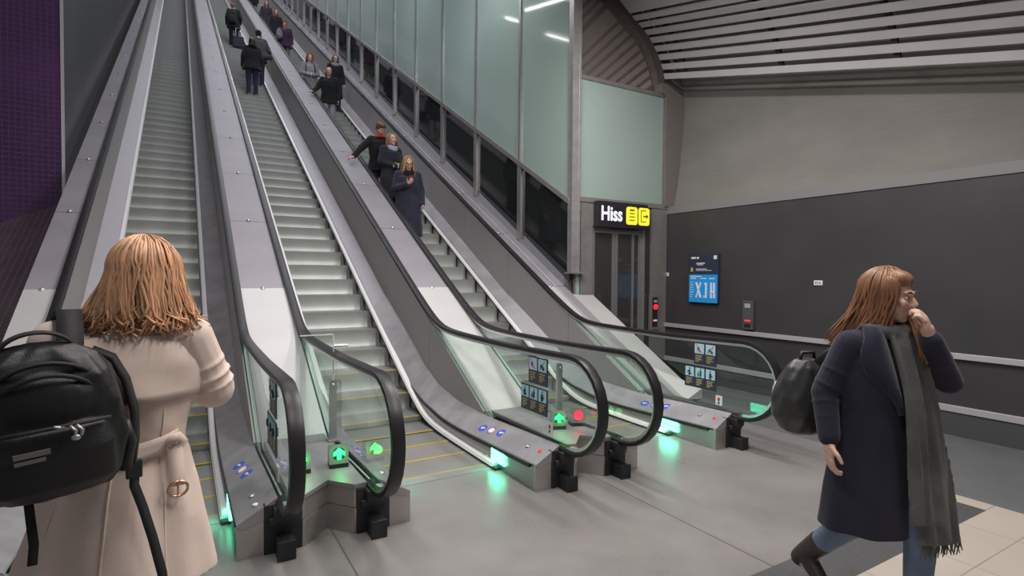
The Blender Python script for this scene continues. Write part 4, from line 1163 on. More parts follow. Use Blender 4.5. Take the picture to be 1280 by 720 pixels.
rider('woman in dark jacket behind the plum jacket rider', 345, 13, 1.58, DN, arms={1: rest(1), -1: rest(-1)}, coat=(.020,.018,.024), hem=.70, hairs=('long', (.20,.075,.05)), hair_kw=dict(length=.16, n=45, face_gap=46), scarf=(.07,.06,.08), seed=18)
rider('woman with reddish hair and purplish coat, second from the top of the picture', 333, 2, 1.58, DN, arms={1: rest(1), -1: rest(-1)}, coat=(.045,.035,.06), hem=.55, hairs=('long', (.24,.08,.05)), hair_kw=dict(length=.18, n=45, face_gap=46), seed=19)
rider('rider in black jacket and light trousers cut by the top edge of the picture', 316, -16, 1.58, DN, arms={1: rest(1), -1: rest(-1)}, coat=(.015,.015,.017), hem=.75, trousers=(.25,.24,.26), hairs=('short', (.05,.03,.02)), seed=20)
# middle escalator, riding up with their backs to us
rider('person in black hooded jacket and dark blue jeans seen from behind', 315, 48, 1.55, 4, arms={1: rest(1), -1: rest(-1)}, coat=(.012,.012,.013), hem=.78, bulk=1.2, trousers=(.020,.025,.065), shoes=(.18,.17,.17), hairs=('short', (.03,.022,.018)), hood=(.012,.012,.013), seed=21)
P12, Hm12, k12, l12 = rider('person in grey jacket and black knit cap with bag on hip', 323, 38, 1.60, 2, arms={1: ((.30,.03,1.14), (.36,.18,1.02), V(.2,.95,-.1), V(0,0,-1)), -1: rest(-1)}, coat=(.085,.08,.088), hem=.76, bulk=1.12, trousers=(.020,.025,.06), shoes=(.18,.17,.17), hairs=('cap', (.012,.012,.014)), seed=22)
bm = B(); rcone(bm, (-.07,0,0), (.09,0,.03), .09, .08); rcone(bm, (-.05,0,.07), (.07,.0,.08), .055, .05)
t = link('hip_bag', fuse(bm, .010, 3), cloth((.05,.05,.055)), None, True); t.location = l12 + V(.17,-.20,.86*k12); tag(t, 'small dark grey bag slung behind the grey jacket', 'bag')
P13, Hm13, k13, l13 = rider('person in dark coat with rucksack standing beside a trolley case', 292, 4, 1.58, -10, arms={1: ((.24,-.04,1.13), (.22,.05,.94)), -1: rest(-1)}, coat=(.016,.017,.026), hem=.72, bulk=1.1, trousers=(.016,.016,.02), hairs=('short', (.22,.12,.06)), headrot=(-30,0), seed=23)
def soft_pack(label, name, cat, loc, yaw, w, d, h_, col, voxel=.012):
    bm = B()
    pr = [(0,-.0*h_),(.0,0)]
    loft(bm, [(0,0,0,w*.42,d*.40,3),(.03*h_,0,0,w*.48,d*.48,3.5),(.35*h_,0,0,w*.5,d*.5,3.5),(.75*h_,0,0,w*.47,d*.45,3.2),(.93*h_,0,0,w*.36,d*.34,2.6),(h_,0,0,w*.18,d*.18,2)], 32)
    ball(bm, (0,-d*.42,.30*h_), (w*.38,d*.2,.24*h_))
    T = thing(name, label, cat, loc, yaw)
    link('bag_body', fuse(bm, voxel, 3), cloth(col, .7), T, True)
    bm = B(); tube(bm, [(-.04,.02,h_*.97),(-.03,.02,h_*1.07),(.03,.02,h_*1.07),(.04,.02,h_*.97)], .010, 8); obj('grab_handle', bm, M['black'], T, True)
    bm = B(); tube(bm, [(w*.40*math.cos(a), -d*.36-.02, .58*h_+.24*h_*math.sin(a)) for a in [PI*i/10 for i in range(11)]], .006, 6); obj('zip', bm, M['black'], T, True)
    return T
soft_pack('dark greenish rucksack on the back of the rider with the trolley case', 'rucksack', 'rucksack', l13 + Matrix.Rotation(R(-10),3,'Z') @ V(-.03,-.24,.86*k13), R(-10), .30, .20, .46, (.018,.024,.022))
t = thing('trolley_case', 'dark blue trolley case with raised handle on the middle escalator', 'suitcase', tuple(V(l13.x+.13, step_at(l13.y-.38)[0], step_at(l13.y-.38)[1])), R(-6))
bm = B(); box(bm, (-.19,-.11,.05), (.19,.11,.50), bev=.03); obj('shell', bm, cloth((.022,.028,.05), .6), t)
bm = B(); box(bm, (-.15,-.125,.10), (.15,-.10,.40), bev=.012); obj('front_pocket', bm, cloth((.030,.036,.06), .6), t)
bm = B(); tube(bm, [(-.09,.07,.45),(-.09,.07,.86),(.09,.07,.86),(.09,.07,.45)], .011, 8); obj('pull_handle', bm, M['white_trim'], t)
for sx in (-.14, .14):
    bm = B(); lathe(bm, [(.028,-.012),(.03,0),(.028,.012)], 14, 0, Matrix.Translation((sx,.04,.03)) @ Matrix.Rotation(PI/2,4,'Y')); obj('wheel', bm, M['black'], t)
# ------------------------------------------------------------------ near woman at left, seen from behind
def woman_left():
    yaw = R(-10); k = 1.735/1.70
    P = thing('person', 'woman in beige trench coat with shoulder-length ginger hair seen from behind', 'person', (-.155, 2.12, 0), yaw)
    rnd = random.Random(5)
    hc = V(.055,.02,1.60); Hm = head_matrix(hc, -6, -4)
    sh = {1: V(.172,.0,1.41), -1: V(-.172,-.01,1.40)}
    el = {1: V(.235,.06,1.225), -1: V(-.235,.05,1.16)}; wr = {1: V(.13,.25,1.30), -1: V(-.10,.24,1.05)}
    bm = B()
    rcone(bm, V(.03,-.01,1.38), hc+V(0,-.015,-.04), .060, .053)
    ball(bm, (0,0,1.28), (.155,.1,.17)); ball(bm, (0,0,1.10), (.128,.09,.14)); ball(bm, (0,-.01,.95), (.16,.11,.14))
    for s in (-1, 1):
        rcone(bm, V(s*.05,0,1.41), sh[s], .055, .05); rcone(bm, sh[s], el[s], .05, .04); rcone(bm, el[s], wr[s], .04, .026)
        hand(bm, wr[s], (-s*.35,.6,.5), (-s*.8,.0,.5), 1, .7, 1 if s < 0 else -1)
        hp = V(s*.09,0,.92); kn = V(s*.09,.02+.05*s,.49); an = V(s*.095,-.02+.06*s,.085)
        rcone(bm, hp, kn, .085, .06); rcone(bm, kn, an, .057, .038); rcone(bm, an+V(0,-.02,-.03), an+V(0,.14,-.048), .036, .028)
    head(bm, Hm, 1.0)
    body = link('body', fuse(bm, .007, 2, .4), SK, P, True)
    face_parts(body, Hm, 1.0)
    bm = B()
    for s in (-1, 1):
        hp = V(s*.09,0,.92); kn = V(s*.09,.02+.05*s,.49); an = V(s*.095,-.02+.06*s,.085)
        rcone(bm, hp, kn, .096, .068); rcone(bm, kn, an, .066, .05)
    link('trousers', fuse(bm, .01, 2), cloth((.010,.010,.012)), P, True)
    for s in (-1, 1):
        bm = B(); a = V(s*.095,-.02+.06*s,.085)
        rcone(bm, a+V(0,-.03,-.035), a+V(0,.02,.06), .048, .05); rcone(bm, a+V(0,.02,-.025), a+V(0,.15,-.048), .048, .037)
        box(bm, tuple(a+V(-.043,-.075,-.086)), tuple(a+V(.043,.185,-.066)))
        link('boot', fuse(bm, .009, 2), M['black'], P, True)
    # trench coat
    CT = mat('beige_gabardine', (.74,.60,.52), .75, 0, var=.035, vscale=5, bump=.10, bscale=260, spec=.25, sheen=.1)
    bm = B()
    rings = [(1.455,.02,-.01,.072,.070),(1.43,.01,-.008,.130,.090),(1.40,0,-.004,.180,.112),(1.34,0,0,.200,.130),(1.24,0,.005,.192,.138),(1.14,0,.004,.170,.128),(1.09,0,.003,.163,.124),(1.04,-.003,.0,.175,.132),
             (.95,-.010,-.005,.205,.155),(.85,-.016,-.010,.228,.178),(.76,-.022,-.014,.247,.196),(.68,-.030,-.018,.268,.212),(.655,-.034,-.02,.275,.216)]
    def fold(a, z):
        f = max(0, min(1, (1.08-z)*2.6))
        return f*(.013*math.sin(5*a+.7+z*2.0) + .006*math.sin(11*a+2)) + .004*math.sin(4*a+z*26)*(1-f) + .003*math.sin(9*a - z*31)*(1-f)
    loft(bm, rings, 72, fold)
    for s in (-1, 1):
        rcone(bm, V(s*.09,-.005,1.395), sh[s], .068, .074); rcone(bm, sh[s], el[s], .074, .068); rcone(bm, el[s], wr[s]-(wr[s]-el[s]).normalized()*.02, .067, .054)
        dd = el[s]-sh[s]; mq = dd.to_track_quat('Z','Y').to_matrix()
        for t_, r_ in ((.5,.076),(.72,.078),(.9,.076)): ball(bm, sh[s]+dd*t_+V(s*.004,-.003,0), (r_,r_*.96,.013), mq)
        dd = wr[s]-el[s]; mq = dd.to_track_quat('Z','Y').to_matrix()
        for t_, r_ in ((.1,.074),(.35,.068)): ball(bm, el[s]+dd*t_, (r_,r_,.013), mq)
    ct = link('coat', fuse(bm, .0065, 4), CT, P, True)
    def ring_at(z):
        for (a, b) in zip(rings[:-1], rings[1:]):
            if b[0] <= z <= a[0]:
                t_ = (a[0]-z)/(a[0]-b[0]); return [a[i]+(b[i]-a[i])*t_ for i in range(5)]
        return rings[-1]
    def surf(ang, z, off):
        _, cx, cy, rx, ry = ring_at(z); o = fold(ang, z)+off
        return V(cx+math.cos(ang)*(rx+o), cy+math.sin(ang)*(ry+o), z)
    # storm flap over the shoulder blades, loose at its lower edge
    bm = B()
    A0, A1 = R(186), R(352)
    outer = []; inner = []
    for i in range(10):
        z = 1.425 - .195*i/9
        lift = .010 + .012*(i/9)**1.5
        zz = [z for a_ in range(29)]
        outer.append([surf(A0+(A1-A0)*j/28, zz[j], lift+.003*math.sin(j*.45)*(i/9)) for j in range(29)])
    th = [[p - (V(p.x,p.y,0).normalized()*.006) for p in row] for row in outer]
    rows = outer + th[::-1]
    sweep(bm, rows, False, False)
    bmesh.ops.remove_doubles(bm, verts=bm.verts[:], dist=1e-5)
    obj('storm_flap', bm, CT, ct, True)
    # centre back seam and side back seams as stitched welts
    bm = B()
    for a_, z0, z1, w in ((R(270), 1.03, .66, .004), (R(312), 1.20, .66, .0028), (R(228), 1.20, .66, .0028)):
        tube(bm, [surf(a_ + (.10*(1.03-z) if abs(a_-R(270)) < .1 else .0), z, .0) for z in [z0+(z1-z0)*i/18 for i in range(19)]], w, 6)
    obj('back_seam', bm, CT, ct, True)
    # belt, slack, with knot loop, hanging end and buckle at the right
    def beltpath(dz):
        pts = []
        for i in range(33):
            a_ = R(182 + 146*i/32); f = i/32
            z = 1.075 + dz - .030*math.sin(PI*f)**1.2 + .028*f
            pts.append(surf(a_, z, .012+.006*math.sin(f*9)))
        return pts
    bm = B()
    up, dn = beltpath(.026), beltpath(-.026)
    tw = [.0]*33
    rows = [[a.lerp(b, .0) , a.lerp(b, .33) + V(a.x,a.y,0).normalized()*.003, a.lerp(b, .67) - V(a.x,a.y,0).normalized()*.002, b, b - V(b.x,b.y,0).normalized()*.006, a - V(a.x,a.y,0).normalized()*.006] for a, b in zip(up, dn)]
    sweep(bm, rows)
    belt = obj('belt', bm, CT, P, True)
    bm = B()
    e = surf(R(324), 1.09, .022)
    rows = []
    for i in range(9):
        f = i/8
        c = surf(R(321-3*f), 1.085-.12*f, .026+.012*math.sin(f*3))
        u = V(.9,.35,0).normalized()
        w = .021
        rows.append([c-u*w+V(0,0,.0), c+u*w, c+u*w+V(.002,-.005,0), c-u*w+V(.002,-.005,0)])
    sweep(bm, rows)
    tube(bm, [e+V(-.03,-.004,-.02), e+V(-.012,-.020,.012), e+V(.012,-.016,.018), e+V(.022,.0,0), e+V(.008,-.006,-.022), e+V(-.02,-.016,-.026)], [.013,.016,.017,.014,.014,.012], 8, 0, .6)
    obj('belt_end', bm, CT, belt, True)
    c = surf(R(318), .955, .030); u = V(.9,.35,0).normalized(); vv = V(0,0,1)
    bm = B(); tube(bm, [c+u*.027*math.cos(a_)*1.0+vv*.023*math.sin(a_) for a_ in [2*PI*i/16 for i in range(17)]], .0045, 8)
    tube(bm, [c-u*.0+vv*.023, c+vv*-.024], .003, 6)
    obj('buckle', bm, mat('rose_gold_metal', (.72,.42,.28), .25, .9), belt, True)
    # collar
    bm = B()
    rows = []
    for i in range(21):
        a_ = R(130 + 280*i/20)
        p0 = V(.02+.074*math.cos(a_), -.008+.072*math.sin(a_), 1.475); p1 = V(.012+.104*math.cos(a_), -.010+.102*math.sin(a_), 1.425)
        rows.append([p0, p1, p1+V(0,0,-.008), p0+V(0,0,-.008)-V(math.cos(a_),math.sin(a_),0)*.01])
    sweep(bm, rows); obj('collar', bm, CT, ct, True)
    # shoulder tab and cuff strap on the right
    bm = B(); box(bm, (-.05,-.02,-.004), (.05,.02,.006), bev=.003, M=Matrix.Translation((.165,-.01,1.468)) @ Matrix.Rotation(R(18),4,'Y')); obj('shoulder_tab', bm, CT, ct)
    # hair: crown, falling locks, curled ends
    bm = B()
    def b(c, r): ball(bm, Hm @ V(*c), r, Hm.to_3x3(), 0, 20, 16)
    b((0,-.028,.030),(.086,.100,.090)); b((0,-.062,-.05),(.088,.055,.10)); b((-.01,-.075,-.11),(.098,.050,.055))
    h2 = random.Random(21)
    for i in range(330):
        a_ = R(h2.uniform(45, 315)) + PI/2
        ca, sa = math.cos(a_), math.sin(a_)
        L = h2.uniform(.150,.200)
        ph = h2.uniform(0,6.28); u0 = h2.uniform(.03,.9); rr = h2.uniform(0,.014)
        side = ca
        # hair fans out to both sides, longer sweep to the left
        fan = (.062 if side > 0 else .098)*abs(side)**1.3
        pts = []
        for j in range(14):
            t_ = j/13
            if t_ <= .36:
                an = u0 + (PI*.5-u0)*t_/.36
                p = V(ca*(.088+rr)*math.sin(an), -.014+sa*(.106+rr)*math.sin(an), .026+(.100+rr)*math.cos(an))
                p.x += .012*math.sin(an*2)*h2.uniform(-.2,.2)
            else:
                f = (t_-.36)/.64
                w = (.010*math.sin(ph+f*5) + .016*math.sin(ph*1.7+f*9)*max(0, f-.4)*2)
                p = V(ca*(.088+rr) + side*0 + math.copysign(fan, side)*f**1.3 + w*abs(sa), -.014+sa*(.106+rr)*(1-.10*f) + w*ca - .02*f*max(0,-sa), .026-(L+.026)*f)
                if f > .7: p.y += sa*-.03*((f-.7)/.3)**2*h2.uniform(-.3,1.2); p.z += .022*((f-.7)/.3)**2*h2.uniform(0,1.3); p.x += .02*((f-.7)/.3)**2*math.sin(ph*3)
            pts.append(Hm @ p)
        th = h2.uniform(.0035,.0075)
        tube(bm, pts, [th*(.5+.5*min(1, j/3)) if j < 9 else th*(1-.5*(j-8)/5) for j in range(14)], 6, 0, .6)
    hm = mat('ginger_hair', (.58,.32,.18), .34, 0, var=.36, vscale=30, vstretch=(1,1,.10), spec=.5)
    obj('hair', bm, hm, body, True)
    return P
PW = woman_left()

# rucksack hanging on her left shoulder
def big_rucksack():
    T = thing('backpack', 'large black backpack slung over the left shoulder of the beige coat', 'backpack', (-.29, 1.865, 1.04), R(14))
    tilt = Matrix.Diagonal((1.04,1,.86,1)) @ Matrix.Rotation(R(-5), 4, 'Y') @ Matrix.Rotation(R(6), 4, 'X')
    FB = mat('black_nylon', (.011,.011,.012), .42, 0, var=.2, vscale=12, bump=.16, bscale=320, spec=.4)
    FB2 = mat('black_webbing', (.010,.010,.011), .7, bump=.2, bscale=400)
    def put(nm, bm, m, par=T, sm_=True):
        bmesh.ops.transform(bm, matrix=tilt, verts=bm.verts[:]); return obj(nm, bm, m, par, sm_)
    bm = B()
    loft(bm, [(.0,0,0,.085,.055,2.4),(.018,0,-.0,.128,.085,2.8),(.06,0,-.004,.150,.102,3.0),(.16,0,-.006,.158,.108,3.2),(.28,0,-.004,.155,.100,3.2),(.37,0,0,.140,.086,3.0),(.425,0,.004,.112,.066,2.6),(.455,0,.006,.070,.044,2.3),(.465,0,.008,.03,.02,2)], 56,
         lambda a, z: .004*math.sin(6*a+z*20) + .003*math.sin(13*a-z*33))
    # front pocket bulge
    loft(bm, [(.03,0,-.085,.09,.03,2.6),(.07,0,-.098,.118,.045,3),(.17,0,-.102,.120,.046,3),(.235,0,-.092,.105,.036,2.6),(.25,0,-.086,.07,.02,2)], 40)
    ball(bm, (0,-.075,.30), (.098,.045,.09))
    me = fuse(bm, .006, 3); me.transform(tilt)
    body = link('bag_body', me, FB, T, True)
    bm = B()
    for zc, rx, rz, z0, yy in ((.27,.122,.155,0,-.088),(.27,.104,.125,0,-.110)):
        tube(bm, [(rx*math.cos(a), yy - .016*math.sin(a)*0 + .055*(abs(math.cos(a))**3), zc + rz*math.sin(a)) for a in [R(-20+220*i/24) for i in range(25)]], .0065, 8)
    tube(bm, [(-.112,-.122,.245),(-.05,-.142,.252),(.05,-.142,.252),(.112,-.122,.245)], .006, 8)
    put('zip', bm, FB2)
    bm = B()
    for q in (0, .012): tube(bm, [(.030+q,-.148,.252),(.040+q,-.156,.236),(.036+q,-.158,.222)], .0045, 6)
    ball(bm, (.038,-.158,.218), (.010,.006,.009)); tube(bm, [(.02,-.152,.25),(.0,-.16,.262)], .004, 6)
    put('zip_puller', bm, mat('nickel_puller', (.45,.43,.42), .3, .8))
    # small woven patch with two pale lines
    bm = B(); box(bm, (-.075,-.153,.185), (-.01,-.150,.20)); box(bm, (-.075,-.1535,.168), (-.02,-.150,.178)); put('stitched_badge', bm, mat('grey_badge', (.16,.15,.14), .6), T, False)
    bm = B()
    rows = []
    for i in range(15):
        a = PI*i/14
        c = V(.072*math.cos(a), .01, .435+.062*math.sin(a)); n = V(math.cos(a),0,math.sin(a))
        rows.append([c+V(0,-.016,0)+n*.003, c+V(0,.016,0)+n*.003, c+V(0,.016,0)-n*.004, c+V(0,-.016,0)-n*.004])
    sweep(bm, rows); put('grab_handle', bm, FB2)
    # side compression pocket
    bm = B(); loft(bm, [(.03,.142,.0,.02,.055,2.5),(.12,.156,.0,.020,.066,2.5),(.19,.154,.0,.012,.060,2.5)], 24); put('side_pocket', bm, FB)
    # padded straps: left one over the shoulder, right one hanging free along the side
    def webbing(pts, w, th_, nm, ax):
        bm = B(); pts = [Vector(p) for p in pts]; rows = []
        for i, p in enumerate(pts):
            t_ = (pts[min(i+1,len(pts)-1)]-pts[max(i-1,0)]).normalized(); a_ = Vector(ax); a_ = (a_-t_*a_.dot(t_)).normalized(); n = t_.cross(a_)
            rows.append([p-a_*w-n*th_, p+a_*w-n*th_, p+a_*w*1.02, p+a_*w+n*th_, p-a_*w+n*th_, p-a_*w*1.02])
        sweep(bm, rows); return obj(nm, bm, FB2, T, True)
    webbing([(.035,.05,.34),(.040,.08,.385),(.045,.125,.425),(.050,.20,.460),(.05,.28,.450),(.04,.36,.39),(.03,.39,.29)], .030, .008, 'shoulder_strap', (1,0,0))
    webbing([(.085,.05,.36),(.130,.045,.335),(.160,.035,.27),(.178,.02,.18),(.178,.01,.10),(.168,.0,.035)], .028, .008, 'hanging_strap', (.3,1,0))
    webbing([(.170,.0,.04),(.172,-.005,.01),(.170,-.01,-.03),(.186,-.03,-.09),(.206,-.05,-.18),(.224,-.07,-.28),(.232,-.09,-.40)], .012, .0025, 'loose_webbing', (1,.1,0))
    webbing([(-.06,.02,.03),(-.055,.0,-.05),(-.05,-.03,-.12),(-.055,-.05,-.165)], .010, .0025, 'loose_webbing', (1,.1,0))
    bm = B(); box(bm, (-.02,-.008,-.026), (.02,.008,.026), bev=.004, M=Matrix.Translation((.171,-.004,.015))); obj('strap_buckle', bm, M['black'], T)
    return T
big_rucksack()

# ------------------------------------------------------------------ near woman at right, walking past with hand at her face
def woman_right():
    yaw_ = R(30.7714)
    yaw = math.atan2(-.56, -.83)      # front towards the right and a little to the camera
    yaw = math.atan2(-(.56), -.83)
    fx = V(-.26,-.966,0)
    rot = math.atan2(-fx.x, fx.y)
    org = V(2.755, 1.325, 0)
    P = thing('person', 'woman walking past in long navy coat and grey scarf, hand at her face', 'person', org, rot)
    rnd = random.Random(9)
    hc = V(.0,.05,1.535); Hm = head_matrix(hc, 20, -4, 3)
    sh = {1: V(.158,.0,1.315), -1: V(-.155,.02,1.315)}
    el = {1: V(.235,-.06,1.09), -1: V(-.215,.165,1.16)}
    wr = {1: V(.262,.00,.875), -1: V(-.045,.205,1.37)}
    kn = {1: V(.09,-.04,.47), -1: V(-.085,.16,.49)}; an = {1: V(.095,-.30,.20), -1: V(-.09,.14,.085)}
    hp = {s: V(s*.088,0,.88) for s in (-1, 1)}
    bm = B()
    rcone(bm, V(0,.005,1.32), hc+V(0,-.012,-.04), .056, .052)
    ball(bm, (0,0,1.22), (.150,.1,.17)); ball(bm, (0,0,1.04), (.125,.09,.14)); ball(bm, (0,-.01,.91), (.155,.11,.13))
    for s in (-1, 1):
        rcone(bm, V(s*.05,0,1.35), sh[s], .053, .05); rcone(bm, sh[s], el[s], .05, .04); rcone(bm, el[s], wr[s], .04, .026)
        rcone(bm, hp[s], kn[s], .084, .060); rcone(bm, kn[s], an[s], .057, .038)
    hand(bm, wr[1], (.12,.15,-1), (-.85,.4,0), 1.0, .55, -1)
    hand(bm, wr[-1], (.25,-.05,.85), (.55,-.75,.2), .98, .85, 1)
    fo = {1: V(0,.11,-.09), -1: V(0,.14,-.045)}
    for s in (-1, 1): rcone(bm, an[s]+V(0,-.02,-.03), an[s]+fo[s], .036, .028)
    head(bm, Hm, .98)
    body = link('body', fuse(bm, .0055, 2, .4), SK, P, True)
    face_parts(body, Hm, .98, brow=(.10,.05,.03), mouth=(.45,.13,.14))
    bm = B()
    ball(bm, (0,-.01,.92), (.165,.118,.12))
    for s in (-1, 1): rcone(bm, hp[s], kn[s], .094, .070); rcone(bm, kn[s], kn[s].lerp(an[s], .75), .066, .052)
    link('jeans', fuse(bm, .009, 2), cloth((.11,.15,.23), .8, .2), P, True)
    for s in (-1, 1):
        bm = B(); a = an[s]
        rcone(bm, a.lerp(kn[s], .38), a, .058, .048); rcone(bm, a+V(0,-.03,-.035), a+V(0,.0,-.0), .046, .048); rcone(bm, a, a+fo[s]*1.12, .046, .036)
        link('ankle_boot', fuse(bm, .008, 2), mat('dark_brown_leather', (.035,.022,.020), .45), P, True)
    # long coat, open at the front
    CN = cloth((.022,.022,.040), .9, .12, .15)
    bm = B()
    rings = [(1.385,0,.0,.075,.070),(1.36,0,.0,.110,.084),(1.325,0,.002,.158,.104),(1.25,0,.005,.192,.130),(1.15,0,.006,.198,.138),(1.02,0,.004,.188,.134),(.92,0,.0,.198,.142),(.80,.0,-.004,.208,.152),(.66,.004,-.010,.222,.166),(.54,.006,-.014,.232,.178),(.47,.008,-.018,.238,.185)]
    def fold(a, z):
        f = max(0, min(1, (1.0-z)*2.2)); return f*(.010*math.sin(5*a+1+z*2)+.006*math.sin(9*a)) + .004*math.sin(4*a+z*24)*(1-f)
    loft(bm, rings, 64, fold)
    for s in (-1, 1):
        rcone(bm, V(s*.075,0,1.335), sh[s], .056, .064); rcone(bm, sh[s], el[s], .066, .057); rcone(bm, el[s], wr[s]-(wr[s]-el[s]).normalized()*.025, .056, .046)
        dd = el[s]-sh[s]; mq = dd.to_track_quat('Z','Y').to_matrix()
        for t_, r_ in ((.55,.066),(.85,.064)): ball(bm, sh[s]+dd*t_, (r_,r_,.014), mq)
        dd = wr[s]-el[s]; mq = dd.to_track_quat('Z','Y').to_matrix()
        for t_, r_ in ((.2,.058),(.5,.053)): ball(bm, el[s]+dd*t_, (r_,r_,.012), mq)
    ct = link('coat', fuse(bm, .0065, 4), CN, P, True)
    # wide lapels falling over the chest
    for s in (-1, 1):
        bm = B(); rows = []
        for i in range(11):
            f = i/10
            z = 1.40-.36*f
            w = .02 + .085*math.sin(PI*min(1, f*1.15+.05))**.8
            xi = s*(.085-.05*f); yi = .075+.085*f**.7
            p0 = V(xi, yi+.012, z); p1 = V(xi+s*w, yi+.012-.05*w/.1, z-.02)
            if i == 0: p1 = p1+V(0,-.03,.02)
            rows.append([p0, p0.lerp(p1,.5)+V(0,.014,0), p1, p1+V(0,-.008,0), p0+V(0,-.008,0)])
        sweep(bm, rows); obj('lapel', bm, CN, ct, True)
    # scarf: loop at the neck and two long tails down the front, fringed
    SG = cloth((.105,.108,.105), .95, .25, .3, 120)
    bm = B()
    tube(bm, [V(.086*math.cos(a), .012+.090*math.sin(a), 1.395+.018*math.sin(a)*-1) for a in [2*PI*i/22 for i in range(23)]], .034, 10)
    def tail(x0, x1, z1, w0, w1, ybase, ph):
        rings_ = []
        for i in range(16):
            f = i/15; z = 1.36 + (z1-1.36)*f
            w = w0+(w1-w0)*f; x = x0+(x1-x0)*f; y = ybase + .055*math.sin(min(1, f*2.2)*PI/2) + .055*f
            ring = []
            for j in range(20):
                a = 2*PI*j/20
                ring.append(V(x+w*math.cos(a)*(1), y + (.022+.010*math.sin(3*a+ph+f*4))*math.sin(a) + .010*math.sin(7*math.cos(a)*w/.06+ph), z+.012*math.sin(f*7+a)))
            rings_.append(ring)
        sweep(bm, rings_)
    tail(-.045, -.125, .46, .060, .120, .105, .5); tail(.01, -.04, .56, .050, .085, .112, 2.0)
    sc = link('scarf', fuse(bm, .0075, 2), SG, P, True)
    bm = B()
    for q in range(26):
        x = -.235 + .22*q/25 + rnd.uniform(-.004,.004); tube(bm, [V(x,.215,.485), V(x+rnd.uniform(-.01,.01),.22,.45), V(x+rnd.uniform(-.02,.02),.22,.415+rnd.uniform(-.01,.01))], [.005,.004,.002], 5)
    obj('fringe', bm, SG, sc, True)
    # hair streaming back over the right shoulder
    bm = B()
    kk = .98
    def b(c, r): ball(bm, Hm @ (V(*c)*kk), tuple(x*kk for x in r), Hm.to_3x3(), 0, 20, 16)
    b((0,-.028,.036),(.084,.100,.090)); b((0,-.064,-.04),(.074,.052,.10)); b((0,.020,.078),(.072,.072,.048)); b((.066,.015,.03),(.024,.055,.07)); b((-.066,.015,.03),(.024,.055,.07))
    h2 = random.Random(4)
    inv = Matrix.Rotation(-rot, 3, 'Z')
    back = inv @ V(-.42,.90,0)       # towards picture left
    for i in range(300):
        a_ = R(h2.uniform(40, 320)) + PI/2
        ca, sa = math.cos(a_), math.sin(a_)
        front_right = ca > .2 or sa < 0
        L = h2.uniform(.20,.26); ph = h2.uniform(0,6.28); u0 = h2.uniform(.03,.7); rr = h2.uniform(0,.012)
        blow = h2.uniform(.03,.13)*(1 if front_right else .25)
        pts = []
        for j in range(13):
            t_ = j/12
            if t_ <= .36:
                an_ = u0+(PI*.5-u0)*t_/.36
                p = V(ca*(.086+rr)*math.sin(an_), -.014+sa*(.105+rr)*math.sin(an_), .030+(.098+rr)*math.cos(an_))
                q = Hm @ (p*kk)
            else:
                f = (t_-.36)/.64; w = .008*math.sin(ph+f*5)
                p = V(ca*(.086+rr)*(1-.1*f)+w*sa, -.014+sa*(.105+rr)*(1-.05*f)+w*ca, .030-(L+.03)*f)
                q = Hm @ (p*kk) + back*blow*f**1.6
            pts.append(q)
        th = h2.uniform(.003,.007)
        tube(bm, pts, [th*(.5+.5*min(1,j/3)) if j < 8 else th*(1-.75*(j-7)/5) for j in range(13)], 6, 0, .6)
    for i in range(45):    # lock over the left chest
        x = h2.uniform(-.10,-.045); pts = [Hm @ (V(-.080,.02,.02)*kk) + V(h2.uniform(-.008,.008), h2.uniform(-.02,.02), 0), Hm @ (V(-.088,.03,-.06)*kk), V(x,.115+h2.uniform(0,.03),1.40), V(x+h2.uniform(-.02,.02),.165,1.33), V(x+h2.uniform(-.02,.025),.175,1.27+h2.uniform(-.03,.02))]
        tube(bm, pts, [.004,.006,.007,.006,.002], 6, 0, .6)
    obj('hair', bm, mat('brown_hair', (.25,.115,.060), .4, 0, var=.40, vscale=30, vstretch=(1,1,.10), spec=.5), body, True)
    # small dark thing in the raised hand: an earphone cord is not seen, the phone lies in the palm
    T = thing('rucksack', 'dark grey rucksack on the back of the woman in the navy coat', 'rucksack', tuple(V(rv.x,rv.y,0)*1.45 + V(math.sin(yaw_),math.cos(yaw_),0)*2.72 + V(0,0,.85)), rot)
    LB = mat('dark_grey_leather', (.040,.040,.041), .38, 0, var=.15, vscale=9, bump=.25, bscale=30, spec=.5)
    bm = B()
    loft(bm, [(.0,0,0,.07,.05,2.2),(.02,0,-.008,.115,.085,2.4),(.09,0,-.012,.148,.112,2.6),(.18,0,-.008,.150,.108,2.5),(.27,.004,.0,.128,.088,2.3),(.33,.008,.008,.098,.064,2.2),(.365,.010,.012,.060,.040,2),(.375,.010,.014,.02,.015,2)], 44, lambda a, z: .005*math.sin(5*a+z*24)+.003*math.sin(11*a-z*40))
    ball(bm, (0,-.085,.11), (.105,.05,.085))
    link('bag_body', fuse(bm, .007, 3), LB, T, True)
    bm = B(); tube(bm, [(-.035,.02,.36),(-.03,.02,.40),(.04,.02,.40),(.05,.02,.36)], .009, 8); obj('grab_handle', bm, M['black'], T, True)
    bm = B(); tube(bm, [(.115*math.cos(a), -.075-.045*math.sin(a)*.6-.01, .16+.10*math.sin(a)) for a in [PI*i/12 for i in range(13)]], .005, 6); obj('zip', bm, M['liftframe'], T, True)
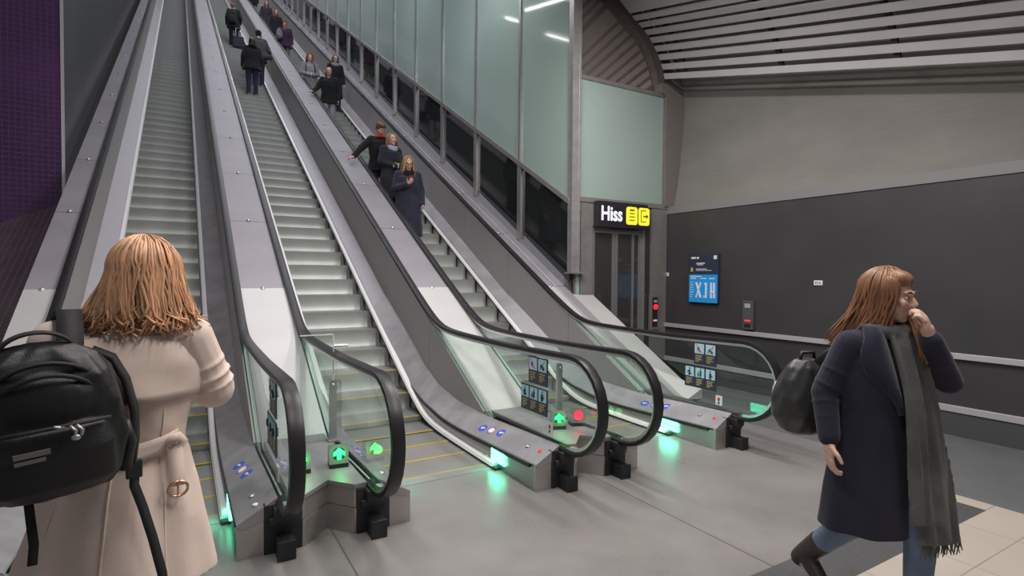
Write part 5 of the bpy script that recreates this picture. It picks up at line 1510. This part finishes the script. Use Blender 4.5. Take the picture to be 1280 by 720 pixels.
    for s in (-1, 1):
        bm = B(); tube(bm, [V(s*.05-.02,.10,.36), V(s*.05-.06,.14,.42), V(s*.045-.11,.20,.49), V(s*.04-.15,.27,.50)], .018, 8, 0, .5); obj('shoulder_strap', bm, M['black'], T, True)
    return P
woman_right()
w = bpy.data.worlds.new('world'); SC.world = w; w.use_nodes = True
w.node_tree.nodes['Background'].inputs[0].default_value = (.80,.80,.86,1)
w.node_tree.nodes['Background'].inputs[1].default_value = .19

def area(name, loc, rot, sx, sy, power, col=(1,.95,.92)):
    l = bpy.data.lights.new(name, 'AREA'); l.shape = 'RECTANGLE'; l.size = sx; l.size_y = sy; l.energy = power; l.color = col
    o = bpy.data.objects.new(name, l); COL.objects.link(o); o.location = loc; o.rotation_euler = rot
    return o
def vz(y): return 5.9 + VS*(y-6.5)
T14 = math.atan(VS)
for x, y, p in ((.3,1.2,50), (2.4,1.2,75), (4.2,1.0,40), (.3,3.9,52), (2.4,3.9,105), (4.1,3.9,105)):
    area('ceiling_lamp', (x, y, vz(y)-.15), (T14, 0, 0), .25, 1.8, p)
# lamps following the escalator shaft
for i in range(9):
    y = 8.5 + 3.4*i
    for x in (.9, 2.9):
        area('shaft_lamp', (x, y, S*(y-4)+5.2), (HT, 0, 0), 1.4, .7, 27 if x < 1 else 60, (.93,.93,1))
# glow of the green comb lights
for c in CX:
    for sd in (-1, 1):
        area('comb_glow', (c+sd*(HW-.03), 3.98, .10), (0, sd*PI/2, 0), .1, .2, .45, (.1,1,.55))
for x in (.90, .66, 2.74):
    l = bpy.data.lights.new('arrow_glow', 'POINT'); l.energy = .18; l.color = (.05,1,.15); l.shadow_soft_size = .03
    o = bpy.data.objects.new('arrow_glow', l); COL.objects.link(o); o.location = (x, 3.68, .42)

vs = SC.view_settings
SC.display_settings.display_device = 'sRGB'
vs.view_transform = 'Standard'; vs.look = 'None'; vs.exposure = 0.0; vs.gamma = 1.0; vs.use_curve_mapping = False
SC.cycles.max_bounces = 8; SC.cycles.transparent_max_bounces = 16; SC.cycles.caustics_reflective = False; SC.cycles.caustics_refractive = False
SC.cycles.sample_clamp_indirect = 4.0
SC.cycles.use_denoising = True
